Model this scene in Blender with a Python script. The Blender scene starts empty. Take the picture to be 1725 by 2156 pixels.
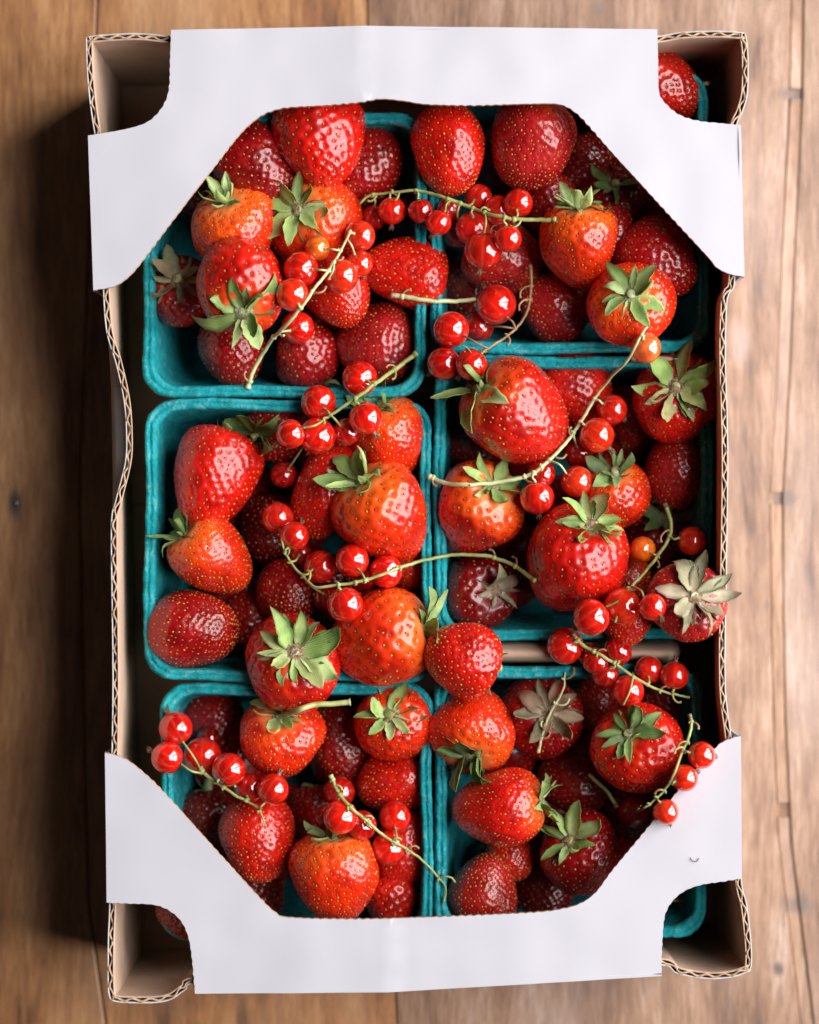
import bpy, bmesh, math, random
import numpy as np
from mathutils import Vector, Matrix, Quaternion, noise, geometry
from mathutils.bvhtree import BVHTree

random.seed(7)
SC = bpy.context.scene
COL = SC.collection
R = math.radians

# ------------------------------------------------------------------ camera, light, exposure
HC = 0.995                       # camera height above the table (m)
K = 0.00021107                   # size of one sheet unit at 1 m from the lens
ZTOP = 0.0972                    # upper face of the white carton flaps
cam = bpy.data.cameras.new('camera')
cam.sensor_fit = 'VERTICAL'; cam.sensor_height = 36.0
cam.lens = 36.0 / (2156 * K)
cam.clip_start = 0.01; cam.clip_end = 50
cam.dof.use_dof = True; cam.dof.focus_distance = HC - 0.086; cam.dof.aperture_fstop = 4.0
cam.dof.aperture_blades = 0
cam_o = bpy.data.objects.new('camera', cam); COL.objects.link(cam_o)
cam_o.location = (0, 0, HC)
SC.camera = cam_o

world = bpy.data.worlds.new('World'); SC.world = world; world.use_nodes = True
bg = world.node_tree.nodes['Background']
bg.inputs[0].default_value = (0.80, 0.88, 1.0, 1); bg.inputs[1].default_value = 0.022

# a tall window beside the table: eight panes with bars between them, the upper panes a little stronger
WX, WY0, WY1, WZ0, WZ1 = 0.90, -0.50, 0.92, 0.15, 2.85
PANE_WATTS = (12.0, 13.0, 14.4, 15.5)
for i in range(2):
    for j in range(4):
        l = bpy.data.lights.new('window_pane', 'AREA'); l.shape = 'RECTANGLE'
        dy, dz = (WY1 - WY0) / 2, (WZ1 - WZ0) / 4
        l.size = dz - 0.045; l.size_y = dy - 0.07
        l.energy = PANE_WATTS[j]; l.color = (1.0, 0.975, 0.985)
        o = bpy.data.objects.new('window_pane', l); COL.objects.link(o)
        o.location = (WX, WY0 + dy * (i + .5), WZ0 + dz * (j + .5))
        o.rotation_euler = (0, R(90), 0)          # area light shines along -Z -> -X

SC.view_settings.view_transform = 'Standard'; SC.view_settings.look = 'None'
SC.view_settings.exposure = 0.0; SC.view_settings.gamma = 1.0
SC.view_settings.use_curve_mapping = False
SC.cycles.use_denoising = True
SC.cycles.max_bounces = 10; SC.cycles.transparent_max_bounces = 8
SC.cycles.sample_clamp_indirect = 6.0
SC.cycles.caustics_reflective = False; SC.cycles.caustics_refractive = False

# ------------------------------------------------------------------ helpers
def P(x, y, z):
    """a point of the top view (1725 x 2156 sheet) at height z, in metres"""
    s = K * (HC - z)
    return Vector(((x - 862.5) * s, (1078 - y) * s, z))
def U(n, z=0.08): return n * K * (HC - z)        # sheet units -> metres

def link(name, me, parent=None, mat=None):
    o = bpy.data.objects.new(name, me); COL.objects.link(o)
    if mat is not None and me is not None and not me.materials: me.materials.append(mat)
    if parent is not None: o.parent = parent
    return o
def empty(name, loc=(0, 0, 0)):
    o = bpy.data.objects.new(name, None); COL.objects.link(o); o.location = loc
    o.empty_display_size = 0.01
    return o
def tag(o, label, cat, group=None):
    o['label'] = label; o['category'] = cat
    if group: o['group'] = group
    return o
def mesh(name, V, F, smooth=True, mats=(), mi=None):
    me = bpy.data.meshes.new(name)
    me.from_pydata([tuple(v) for v in V], [], [tuple(f) for f in F])
    if smooth: me.polygons.foreach_set('use_smooth', [True] * len(me.polygons))
    for m in mats: me.materials.append(m)
    if mi is not None: me.polygons.foreach_set('material_index', mi)
    me.update()
    return me
def np_mesh(name, V, quads, mat=None, smooth=True):
    me = bpy.data.meshes.new(name)
    n, q = len(V), len(quads); k = quads.shape[1]
    me.vertices.add(n); me.vertices.foreach_set('co', V.astype(np.float32).ravel())
    me.loops.add(q * k); me.loops.foreach_set('vertex_index', quads.astype(np.int32).ravel())
    me.polygons.add(q)
    me.polygons.foreach_set('loop_start', np.arange(0, q * k, k, dtype=np.int32))
    me.polygons.foreach_set('use_smooth', np.full(q, smooth))
    me.update(calc_edges=True); me.validate()
    if mat: me.materials.append(mat)
    return me
def catmull(pts, per=8, closed=False):
    pts = [Vector(p) for p in pts]; out = []; n = len(pts)
    rng = range(n) if closed else range(n - 1)
    for i in rng:
        g = (lambda k: pts[k % n]) if closed else (lambda k: pts[max(0, min(n - 1, k))])
        p0, p1, p2, p3 = g(i - 1), g(i), g(i + 1), g(i + 2)
        for s in range(per):
            t = s / per
            out.append(0.5 * ((2 * p1) + (p2 - p0) * t + (2 * p0 - 5 * p1 + 4 * p2 - p3) * t * t + (3 * p1 - p0 - 3 * p2 + p3) * t ** 3))
    if not closed: out.append(pts[-1].copy())
    return out
def resample(pts, step):
    d = [0.0]
    for a, b in zip(pts, pts[1:]): d.append(d[-1] + (b - a).length)
    n = max(2, int(d[-1] / step)); out = []; j = 0
    for i in range(n + 1):
        t = d[-1] * i / n
        while j < len(d) - 2 and d[j + 1] < t: j += 1
        f = 0 if d[j + 1] == d[j] else (t - d[j]) / (d[j + 1] - d[j])
        out.append(pts[j].lerp(pts[j + 1], min(1, max(0, f))))
    return out
def tube(pts, radii, seg=8, V=None, F=None):
    V = [] if V is None else V; F = [] if F is None else F
    n = len(pts); b0 = len(V); up = Vector((0.3, 0.2, 1)).normalized()
    for i, p in enumerate(pts):
        t = (pts[min(n - 1, i + 1)] - pts[max(0, i - 1)])
        t = t.normalized() if t.length > 1e-9 else Vector((1, 0, 0))
        a = t.cross(up)
        if a.length < 1e-4: a = t.cross(Vector((0, 1, 0)))
        a.normalize(); b = t.cross(a)
        r = radii[i] if hasattr(radii, '__len__') else radii
        for s in range(seg):
            an = 2 * math.pi * s / seg
            V.append(p + (a * math.cos(an) + b * math.sin(an)) * r)
    for i in range(n - 1):
        for s in range(seg):
            s2 = (s + 1) % seg
            F.append((b0 + i * seg + s, b0 + i * seg + s2, b0 + (i + 1) * seg + s2, b0 + (i + 1) * seg + s))
    for i, fl in ((0, False), (n - 1, True)):
        c = len(V); V.append(pts[i].copy())
        for s in range(seg):
            q = (b0 + i * seg + s, b0 + i * seg + (s + 1) % seg)
            F.append((q[0], q[1], c) if fl else (q[1], q[0], c))
    return V, F

# ------------------------------------------------------------------ materials
class NT:
    def __init__(s, name):
        s.m = bpy.data.materials.new(name); s.m.use_nodes = True
        s.t = s.m.node_tree; s.n = s.t.nodes; s.l = s.t.links
        s.p = s.n['Principled BSDF']
    def node(s, ty, **kw):
        x = s.n.new(ty)
        for k, v in kw.items():
            if k in x.inputs: x.inputs[k].default_value = v
            else: setattr(x, k, v)
        return x
    def lk(s, a, b): s.l.new(a, b)
    def noise(s, vec, scale, detail=4, rough=.5):
        x = s.node('ShaderNodeTexNoise'); x.inputs['Scale'].default_value = scale
        x.inputs['Detail'].default_value = detail; x.inputs['Roughness'].default_value = rough
        if vec is not None: s.lk(vec, x.inputs['Vector'])
        return x.outputs['Fac']
    def coord(s, scale=(1, 1, 1), kind='Object', rnd=0):
        c = s.node('ShaderNodeTexCoord').outputs[kind]
        if rnd:
            oi = s.node('ShaderNodeObjectInfo').outputs['Random']
            mu = s.node('ShaderNodeMath', operation='MULTIPLY'); mu.inputs[1].default_value = rnd; s.lk(oi, mu.inputs[0])
            va = s.node('ShaderNodeVectorMath', operation='ADD'); s.lk(c, va.inputs[0]); s.lk(mu.outputs[0], va.inputs[1]); c = va.outputs[0]
        vm = s.node('ShaderNodeVectorMath', operation='MULTIPLY'); vm.inputs[1].default_value = scale
        s.lk(c, vm.inputs[0]); return vm.outputs[0]
    def ramp(s, fac, stops):
        r = s.node('ShaderNodeValToRGB'); e = r.color_ramp.elements
        while len(e) < len(stops): e.new(0.5)
        for q, (p, c) in zip(e, stops):
            q.position = p; q.color = (*c, 1) if len(c) == 3 else c
        s.lk(fac, r.inputs[0]); return r.outputs[0]
    def mix(s, fac, a, b, mode='MIX'):
        x = s.node('ShaderNodeMix'); x.data_type = 'RGBA'; x.blend_type = mode
        for sock, v in ((x.inputs[0], fac), (x.inputs[6], a), (x.inputs[7], b)):
            if hasattr(v, 'links') or isinstance(v, bpy.types.NodeSocket): s.lk(v, sock)
            else: sock.default_value = v if not isinstance(v, tuple) else ((*v, 1) if len(v) == 3 else v)
        return x.outputs[2]
    def math(s, op, a, b=None, clamp=False):
        x = s.node('ShaderNodeMath', operation=op); x.use_clamp = clamp
        for i, v in enumerate((a, b)):
            if v is None: continue
            if isinstance(v, bpy.types.NodeSocket): s.lk(v, x.inputs[i])
            else: x.inputs[i].default_value = v
        return x.outputs[0]
    def maprange(s, v, a, b, c=0, d=1, smooth=True):
        x = s.node('ShaderNodeMapRange'); x.interpolation_type = 'SMOOTHSTEP' if smooth else 'LINEAR'
        s.lk(v, x.inputs[0])
        for i, q in enumerate((a, b, c, d)):
            if isinstance(q, bpy.types.NodeSocket): s.lk(q, x.inputs[1 + i])
            else: x.inputs[1 + i].default_value = q
        return x.outputs[0]
    def bump(s, h, strength, dist):
        b = s.node('ShaderNodeBump'); b.inputs['Strength'].default_value = strength; b.inputs['Distance'].default_value = dist
        s.lk(h, b.inputs['Height']); s.lk(b.outputs[0], s.p.inputs['Normal']); return b
    def set(s, **kw):
        for k, v in kw.items():
            k = k.replace('_', ' ')
            if isinstance(v, bpy.types.NodeSocket): s.lk(v, s.p.inputs[k])
            else: s.p.inputs[k].default_value = v
        return s

def make_wood():
    t = NT('reclaimed_wood')
    warp = t.noise(t.coord((9, 2.5, 9), rnd=13), 1.0, 3)
    base = t.node('ShaderNodeTexCoord').outputs['Object']
    wv = t.node('ShaderNodeCombineXYZ'); t.lk(t.math('MULTIPLY', warp, 0.035), wv.inputs[0])
    ad = t.node('ShaderNodeVectorMath', operation='ADD'); t.lk(base, ad.inputs[0]); t.lk(wv.outputs[0], ad.inputs[1])
    rnd = t.math('MULTIPLY', t.node('ShaderNodeObjectInfo').outputs['Random'], 7.0)
    ad2 = t.node('ShaderNodeVectorMath', operation='ADD'); t.lk(ad.outputs[0], ad2.inputs[0]); t.lk(rnd, ad2.inputs[1])
    def sc(v):
        m = t.node('ShaderNodeVectorMath', operation='MULTIPLY'); m.inputs[1].default_value = v
        t.lk(ad2.outputs[0], m.inputs[0]); return m.outputs[0]
    g1 = t.noise(sc((80, 13, 80)), 1.0, 5, .6)
    g2 = t.noise(sc((480, 46, 480)), 1.0, 4, .65)
    g3 = t.noise(sc((34, 20, 34)), 1.0, 4, .6)
    f = t.math('ADD', t.math('MULTIPLY', g1, .46), t.math('ADD', t.math('MULTIPLY', g2, .30), t.math('MULTIPLY', g3, .26)))
    c = t.ramp(f, [(.36, (.10, .042, .018)), (.45, (.27, .130, .058)), (.54, (.40, .215, .105)), (.66, (.56, .36, .225))])
    por = t.maprange(t.noise(sc((1000, 90, 1000)), 1.0, 4, .75), .50, .64)
    c = t.mix(t.math('MULTIPLY', por, .50), c, (.13, .055, .022))
    # dark weathered streaks and blotches
    st = t.maprange(t.noise(sc((44, 4.5, 44)), 1.0, 3, .6), .60, .74)
    c = t.mix(t.math('MULTIPLY', st, .55), c, (.085, .055, .036))
    gr = t.maprange(t.noise(sc((14, 5, 14)), 1.0, 3, .5), .52, .70)
    c = t.mix(t.math('MULTIPLY', gr, .28), c, (.58, .43, .33))
    # nail stains and knots: shapes of their own
    for (x, y, rx, ry, s, col) in STAINS:
        q = P(x, y, 0)
        vs = t.node('ShaderNodeVectorMath', operation='SUBTRACT'); t.lk(base, vs.inputs[0]); vs.inputs[1].default_value = q
        vm = t.node('ShaderNodeVectorMath', operation='MULTIPLY'); t.lk(vs.outputs[0], vm.inputs[0]); vm.inputs[1].default_value = (1 / U(rx, 0), 1 / U(ry, 0), 0)
        ln = t.node('ShaderNodeVectorMath', operation='LENGTH'); t.lk(vm.outputs[0], ln.inputs[0])
        k = t.math('ADD', ln.outputs['Value'], t.math('MULTIPLY', t.math('SUBTRACT', g3, .5), 1.4))
        c = t.mix(t.math('MULTIPLY', t.maprange(k, 1.15, .35), s), c, col)
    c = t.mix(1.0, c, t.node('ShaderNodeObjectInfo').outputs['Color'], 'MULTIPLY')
    t.set(Base_Color=c, Roughness=t.maprange(g1, .3, .7, .50, .36))
    t.p.inputs['Specular IOR Level'].default_value = 0.6
    t.p.inputs['Coat Weight'].default_value = .55; t.p.inputs['Coat Roughness'].default_value = .40
    t.bump(t.math('ADD', t.math('MULTIPLY', g2, .6), g1), .25, .0010)
    return t.m
STAINS = [(32, 1058, 20, 52, .92, (.03, .035, .03)), (1668, 196, 34, 22, .6, (.10, .075, .06)), (1648, 1050, 34, 20, .6, (.13, .10, .08)),
          (1640, 2040, 18, 24, .8, (.07, .05, .035)), (1676, 1905, 40, 26, .6, (.12, .09, .07)), (1258, 15, 22, 30, .5, (.16, .12, .09)),
          (510, 2150, 22, 60, .6, (.06, .04, .03)), (1590, 420, 20, 150, .3, (.2, .14, .1)), (1560, 720, 30, 60, .35, (.6, .42, .32))]
M_wood = make_wood()

def make_card(name, col, col2, rough=.75, fine=1500, stripes=0):
    t = NT(name)
    co = t.coord((1, 1, 1))
    n1 = t.noise(co, 60, 4); n2 = t.noise(co, fine, 3)
    c = t.mix(t.maprange(n1, .35, .7), col, col2)
    c = t.mix(t.math('MULTIPLY', t.maprange(n2, .55, .75), .25), c, tuple(x * .75 for x in col))
    t.set(Base_Color=c, Roughness=rough); t.p.inputs['Specular IOR Level'].default_value = .25
    t.bump(n2, .15, .0004)
    return t.m
def make_white():
    t = NT('white_coated_card')
    co = t.coord((1, 1, 1))
    n1 = t.noise(co, 14, 3); n2 = t.noise(co, 900, 2); n3 = t.noise(co, 210, 5, .7)
    c = t.mix(n1, (.52, .507, .54), (.497, .487, .52))
    c = t.mix(t.math('MULTIPLY', t.maprange(n3, .70, .78), .35), c, (.44, .42, .42))     # faint scuffs
    t.set(Base_Color=c, Roughness=.55); t.p.inputs['Specular IOR Level'].default_value = .3
    t.bump(t.math('ADD', t.math('MULTIPLY', n2, .12), n1), .06, .0012)
    return t.m
M_white = make_white()
M_kraft = make_card('kraft_card', (.50, .355, .26), (.44, .305, .215))
M_edge = make_card('raw_card_edge', (.50, .34, .22), (.36, .22, .13), fine=2600)
M_whiteliner = make_card('white_liner', (.54, .525, .51), (.46, .45, .44))

def make_pulp():
    t = NT('teal_moulded_pulp')
    co = t.coord((1, 1, 1), rnd=3)
    n1 = t.noise(co, 90, 5, .6); n2 = t.noise(co, 700, 4, .7); n3 = t.noise(co, 260, 5, .75)
    c = t.ramp(n1, [(.32, (.003, .23, .265)), (.52, (.012, .38, .42)), (.72, (.05, .50, .53))])
    c = t.mix(t.math('MULTIPLY', t.maprange(n3, .50, .66), .6), c, (.16, .55, .57))
    c = t.mix(t.math('MULTIPLY', t.maprange(n2, .56, .70), .5), c, (.002, .13, .16))
    t.set(Base_Color=c, Roughness=.82); t.p.inputs['Specular IOR Level'].default_value = .2
    t.bump(t.math('ADD', t.math('MULTIPLY', n2, .5), n3), .9, .0018)
    return t.m
M_pulp = make_pulp()

def make_flesh():
    t = NT('strawberry_skin')
    oi = t.node('ShaderNodeObjectInfo')
    co = t.coord((1, 1, 1), rnd=5)
    ax = t.node('ShaderNodeAttribute'); ax.attribute_name = 'along'
    dp = t.node('ShaderNodeAttribute'); dp.attribute_name = 'dimple'
    n1 = t.noise(co, 90, 3); n2 = t.noise(co, 330, 4, .6)
    c = oi.outputs['Color']
    dark = t.mix(1.0, c, (.55, .35, .42), 'MULTIPLY')
    c = t.mix(t.maprange(n1, .42, .72), c, dark)
    pale = t.math('MULTIPLY', oi.outputs['Alpha'], 1.0)
    a = t.math('ADD', ax.outputs['Fac'], t.math('MULTIPLY', t.math('SUBTRACT', n1, .5), .55))
    f = t.maprange(a, t.math('MULTIPLY', pale, .80), t.math('MULTIPLY', pale, .05))
    f = t.math('MULTIPLY', f, t.math('MINIMUM', t.math('MULTIPLY', pale, 2.2), .92))
    c = t.mix(f, c, (.85, .105, .006))
    f2 = t.maprange(ax.outputs['Fac'], t.math('MULTIPLY', pale, .16), 0.0)
    c = t.mix(t.math('MULTIPLY', f2, .5), c, (.85, .33, .10))
    c = t.mix(t.math('MULTIPLY', dp.outputs['Fac'], .45), c, t.mix(1.0, c, (.6, .25, .3), 'MULTIPLY'))
    t.set(Base_Color=c, Roughness=t.maprange(n2, .35, .7, .22, .37))
    t.p.inputs['Specular IOR Level'].default_value = .55
    t.p.inputs['Subsurface Weight'].default_value = .12
    t.p.inputs['Subsurface Radius'].default_value = (1.0, .16, .08)
    t.p.inputs['Subsurface Scale'].default_value = .0022
    t.p.inputs['Coat Weight'].default_value = .30; t.p.inputs['Coat Roughness'].default_value = .11
    t.bump(n2, .16, .0007)
    return t.m
M_flesh = make_flesh()
def make_seed():
    t = NT('strawberry_seed')
    co = t.coord((1, 1, 1), rnd=2)
    n = t.noise(co, 420, 1)
    c = t.ramp(n, [(.40, (.30, .025, .010)), (.52, (.50, .17, .025)), (.68, (.66, .36, .07))])
    t.set(Base_Color=c, Roughness=.33)
    return t.m
M_seed = make_seed()
def make_leaf():
    t = NT('sepal_leaf')
    oi = t.node('ShaderNodeObjectInfo').outputs['Color']
    co = t.coord((1, 1, 1), rnd=3)
    n1 = t.noise(co, 2.2, 4, .6)
    w = t.node('ShaderNodeTexWave'); w.wave_type = 'BANDS'; w.bands_direction = 'Y'
    w.inputs['Scale'].default_value = 9; w.inputs['Distortion'].default_value = 2.2; w.inputs['Detail'].default_value = 3
    t.lk(t.coord((.25, 1, 1)), w.inputs['Vector'])
    dk = t.mix(1.0, oi, (.55, .60, .50), 'MULTIPLY')
    c = t.mix(t.maprange(n1, .35, .65), dk, oi)
    c = t.mix(t.math('MULTIPLY', w.outputs['Fac'], .28), c, t.mix(.5, oi, (.46, .52, .24)))
    sx = t.node('ShaderNodeSeparateXYZ'); t.lk(t.node('ShaderNodeTexCoord').outputs['Object'], sx.inputs[0])
    tipf = t.maprange(t.math('ADD', sx.outputs[0], t.math('MULTIPLY', t.math('SUBTRACT', n1, .5), .9)), .62, 1.05)
    c = t.mix(t.math('MULTIPLY', tipf, .55), c, t.mix(.5, oi, (.17, .11, .06)))
    c = t.mix(t.maprange(sx.outputs[0], .28, .0, 0, .5), c, t.mix(.5, oi, (.50, .44, .28)))
    sp = t.maprange(t.noise(co, 5.5, 3, .7), .66, .74)
    c = t.mix(t.math('MULTIPLY', sp, .6), c, (.16, .10, .055))
    t.set(Base_Color=c, Roughness=.5); t.p.inputs['Specular IOR Level'].default_value = .35
    t.p.inputs['Subsurface Weight'].default_value = .12; t.p.inputs['Subsurface Radius'].default_value = (.6, 1, .3); t.p.inputs['Subsurface Scale'].default_value = .0008
    t.bump(w.outputs['Fac'], .25, .05)
    return t.m
M_leaf = make_leaf()
def make_stalk(name, c1, c2, c3):
    t = NT(name)
    co = t.coord((1, 1, 1), rnd=4)
    n = t.noise(co, 160, 4, .6)
    t.set(Base_Color=t.ramp(n, [(.36, c1), (.55, c2), (.75, c3)]), Roughness=.45)
    t.p.inputs['Subsurface Weight'].default_value = .1; t.p.inputs['Subsurface Scale'].default_value = .001
    return t.m
M_stem = make_stalk('green_stalk', (.20, .25, .055), (.34, .39, .13), (.46, .44, .21))
M_palestem = make_stalk('pale_green_stalk', (.36, .40, .17), (.50, .54, .28), (.60, .60, .36))
M_twig = make_stalk('dry_twig', (.22, .11, .045), (.38, .22, .10), (.44, .33, .15))
M_dry = make_stalk('dry_flower_remnant', (.06, .03, .018), (.22, .12, .06), (.42, .28, .15))
def make_currant():
    t = NT('currant_skin')
    oi = t.node('ShaderNodeObjectInfo').outputs['Color']
    co = t.node('ShaderNodeTexCoord').outputs['Object']
    sx = t.node('ShaderNodeSeparateXYZ'); t.lk(co, sx.inputs[0])
    ang = t.math('ARCTAN2', sx.outputs[1], sx.outputs[0])
    band = t.math('POWER', t.math('ABSOLUTE', t.math('COSINE', t.math('MULTIPLY', ang, 5.0))), 14.0)   # meridian veins
    n = t.noise(t.coord((1, 1, 1), rnd=4), 1.6, 3)
    c = t.mix(t.maprange(n, .35, .7), t.mix(1.0, oi, (.62, .5, .5), 'MULTIPLY'), oi)
    c = t.mix(t.math('MULTIPLY', band, .15), c, t.mix(.5, oi, (1, .40, .18)))
    t.set(Base_Color=c, Roughness=.05, IOR=1.45)
    t.p.inputs['Specular IOR Level'].default_value = .9
    t.p.inputs['Coat Weight'].default_value = 1.0; t.p.inputs['Coat Roughness'].default_value = .025; t.p.inputs['Coat IOR'].default_value = 1.55
    t.p.inputs['Transmission Weight'].default_value = .10
    t.p.inputs['Subsurface Weight'].default_value = .8
    t.p.inputs['Subsurface Radius'].default_value = (1.0, .10, .05)
    t.p.inputs['Subsurface Scale'].default_value = .008
    return t.m
M_currant = make_currant()

# ------------------------------------------------------------------ the table
def build_table():
    table = link('table_top', mesh('table_base', [(-.5, -.55, -.03), (.5, -.55, -.03), (.5, .55, -.03), (-.5, .55, -.03),
                 (-.5, -.55, -.0022), (.5, -.55, -.0022), (.5, .55, -.0022), (-.5, .55, -.0022)],
                 [(0, 3, 2, 1), (4, 5, 6, 7), (0, 1, 5, 4), (1, 2, 6, 5), (2, 3, 7, 6), (3, 0, 4, 7)], smooth=False), None, M_wood)
    table['kind'] = 'structure'; table['label'] = 'worn brown wooden plank table top under the carton'
    YS = [-420, 0, 203, 500, 800, 1050, 1300, 1516, 1772, 1900, 2153, 2600]
    def line(pts): return [float(np.interp(y, [p[1] for p in pts], [p[0] for p in pts])) for y in YS]
    A = line([(212, -420), (205, 0), (167, 1050), (186, 1900), (222, 2153), (240, 2600)])
    B = line([(760, -420), (773, 0), (835, 2153), (850, 2600)])
    Cc = line([(1676, -420), (1665, 0), (1662, 203), (1625, 1016), (1620, 1061), (1627, 1516), (1640, 1772), (1686, 2153), (1730, 2600)])
    D = [x + 27 for x in Cc]
    E0, E1 = [-1300] * len(YS), [3000] * len(YS)
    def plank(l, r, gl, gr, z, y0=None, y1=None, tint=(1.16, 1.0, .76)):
        ys = YS if y0 is None else [y0] + [y for y in YS if y0 < y < y1] + [y1]
        V, F = [], []
        for y in ys:
            xl, xr = np.interp(y, YS, l) + gl, np.interp(y, YS, r) - gr
            jl, jr = 2.0 * noise.noise((y * .01, xl, 0)), 2.0 * noise.noise((y * .01, xr, 3))
            a, b = P(xl + jl, y, 0), P(xr + jr, y, 0); bv = .0005
            for x, zz in ((a.x, -.012), (a.x, z - bv), (a.x + bv, z), (b.x - bv, z), (b.x, z - bv), (b.x, -.012)):
                V.append((x, a.y, zz))
        n = len(ys)
        for i in range(n - 1):
            for k in range(5):
                F.append((i * 6 + k, i * 6 + k + 1, (i + 1) * 6 + k + 1, (i + 1) * 6 + k))
        F.append(tuple(range(6))[::-1]); F.append(tuple((n - 1) * 6 + k for k in range(6)))
        F = [f[::-1] for f in F]
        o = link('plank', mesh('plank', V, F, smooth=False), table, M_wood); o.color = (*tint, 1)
    plank(E0, A, 0, 2.2, 0.0); plank(A, B, 1.6, 1.0, -.0003); plank(B, Cc, 1.0, .5, 0.0, tint=(.93, 1.0, 1.22))  # last plank and those right of it: window's pinkish sheen put into the tint
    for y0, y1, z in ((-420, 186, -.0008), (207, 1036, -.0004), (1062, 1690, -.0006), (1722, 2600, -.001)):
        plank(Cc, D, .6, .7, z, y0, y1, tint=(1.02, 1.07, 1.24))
    plank(D, E1, .6, 0, -.0002, tint=(.93, 1.02, 1.27))  # paler, pinker tint again stands in for the window sheen
    # nail head sunk in its dark stain
    V, F = tube([P(34, 1060, -.001), P(34, 1060, .0003), P(34, 1060, .0006)], [.0014, .0014, .0009], 12)
    nt = NT('old_iron'); nt.set(Base_Color=(.12, .14, .13, 1), Roughness=.35, Metallic=.7)
    link('nail', mesh('nail', V, F), table, nt.m)
build_table()

# ------------------------------------------------------------------ the carton
BOX = empty('cardboard_box', (0, 0, 0.0005))
tag(BOX, 'white fruit carton with corrugated walls, cut-out corners and folded flaps', 'carton')
ZW = 0.0946
TH = 0.0027
CORN = dict(tl=(181, 79), tr=(1569, 69), br=(1580, 2044), bl=(233, 2106))
def wall(name, pts, a, b, zprof=None, seed=0, flip=1, body=None):
    """corrugated board standing on the line a-b; pts is the path its upper edge takes"""
    top = resample(catmull([P(x, y, ZW) for x, y in pts], 10), .00065)
    n = len(top); A, B = P(*a, ZW), P(*b, ZW)
    acc = 0; S = [0]
    for p, q in zip(top, top[1:]): acc += (q - p).length; S.append(acc)
    base = [A.lerp(B, s / acc) for s in S]
    bod = top
    if body:
        bo = catmull([P(x, y, ZW) for x, y in body], 10); by = [-p.y for p in bo]
        bod = [Vector((float(np.interp(-p.y, by, [q.x for q in bo])), p.y, p.z)) for p in top]
    nrm = []
    for i in range(n):
        t = top[min(n - 1, i + 3)] - top[max(0, i - 3)]; t.z = 0; t.normalize()
        nrm.append(Vector((-t.y, t.x, 0)) * flip)      # inward
    vs = [0.0, .3, .55, .75, .86, .90, .93, .96, .985, 1.0]
    def sheet(lo, hi, ragged, stepi):
        idx = list(range(0, n, stepi)); idx = idx if idx[-1] == n - 1 else idx + [n - 1]
        V, F = [], []
        m = len(vs)
        for i in idx:
            f0, f1 = lo(S[i]), hi(S[i])
            jz = ragged * noise.noise((S[i] * 700, seed, lo(0) * 9e4)) + ragged * noise.noise((S[i] * 160, seed + 5, lo(0) * 9e4))
            zt = (zprof(S[i] / acc) if zprof else ZW) + jz
            for off in (f0, f1):
                for v in vs:
                    e = v * v * (3 - 2 * v)
                    p = base[i].lerp(bod[i], e)
                    if body and v > .88:
                        q = (v - .88) / .12; p = p.lerp(top[i], q * q * (3 - 2 * q))
                    wob = .0005 * noise.noise((S[i] * 25, v * 2, seed)) * (1 - v)
                    p = p + nrm[i] * (off + wob); p.z = .003 + (zt - .003) * v
                    V.append(p)
        for i in range(len(idx) - 1):
            q, r = i * 2 * m, (i + 1) * 2 * m
            for k in range(m - 1):
                F.append((q + k, r + k, r + k + 1, q + k + 1)); F.append((q + m + k, q + m + k + 1, r + m + k + 1, r + m + k))
            F.append((q + m - 1, r + m - 1, r + 2 * m - 1, q + 2 * m - 1))
        for q, s in ((0, 1), ((len(idx) - 1) * 2 * m, -1)):
            for k in range(m - 1):
                f = (q + k, q + k + 1, q + m + k + 1, q + m + k); F.append(f if s > 0 else f[::-1])
        if flip < 0: F = [f[::-1] for f in F]
        return V, F
    lam = .0071
    out = link(name, mesh(name, *sheet(lambda s: 0, lambda s: .00048, .0004, 2)), BOX, M_whiteliner)
    inn = link('inner_liner', mesh('inner_liner', *sheet(lambda s: TH - .00055, lambda s: TH, .0004, 2)), out, M_kraft)
    amp = TH / 2 - .00075
    wv = lambda s: TH / 2 + amp * math.sin(2 * math.pi * s / lam + .6 * noise.noise((s * 60, seed, 2)))
    link('fluting', mesh('fluting', *sheet(lambda s: wv(s) - .00040, lambda s: wv(s) + .00040, .00055, 1)), out, M_edge)
    return out
mid = lambda lo: (lambda u: ZW - lo * max(0, min(1, 12 * min(u - .27, .75 - u) + .0)))
wall('side_wall', [(181, 79), (183, 150), (190, 225), (205, 330), (214, 480), (217, 612), (224, 700), (243, 765), (260, 845), (265, 920), (262, 975), (242, 1055), (233, 1100), (234, 1250), (236, 1420), (235, 1580), (232, 1750), (230, 1905), (227, 1985), (227, 2080), (233, 2106)],
     CORN['tl'], CORN['bl'], seed=1, zprof=mid(.0012), body=[(181, 79), (190, 225), (214, 480), (218, 612), (224, 760), (228, 900), (231, 1100), (234, 1420), (232, 1750), (227, 1985), (233, 2106)])
wall('side_wall', [(1569, 69), (1575, 105), (1575, 190), (1564, 236), (1550, 275), (1544, 400), (1548, 585), (1536, 618), (1531, 645), (1529, 750), (1534, 950), (1531, 1200), (1528, 1400), (1531, 1480), (1541, 1560), (1550, 1700), (1562, 1855), (1573, 1905), (1582, 1985), (1583, 2025), (1580, 2044)],
     CORN['tr'], CORN['br'], seed=2, flip=-1, zprof=mid(.0012))
wall('end_wall', [(181, 79), (205, 74), (290, 70), (356, 76), (420, 82), (780, 80), (1300, 84), (1385, 76), (1440, 67), (1520, 65), (1569, 69)],
     CORN['tl'], CORN['tr'], seed=3, flip=-1)
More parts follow.
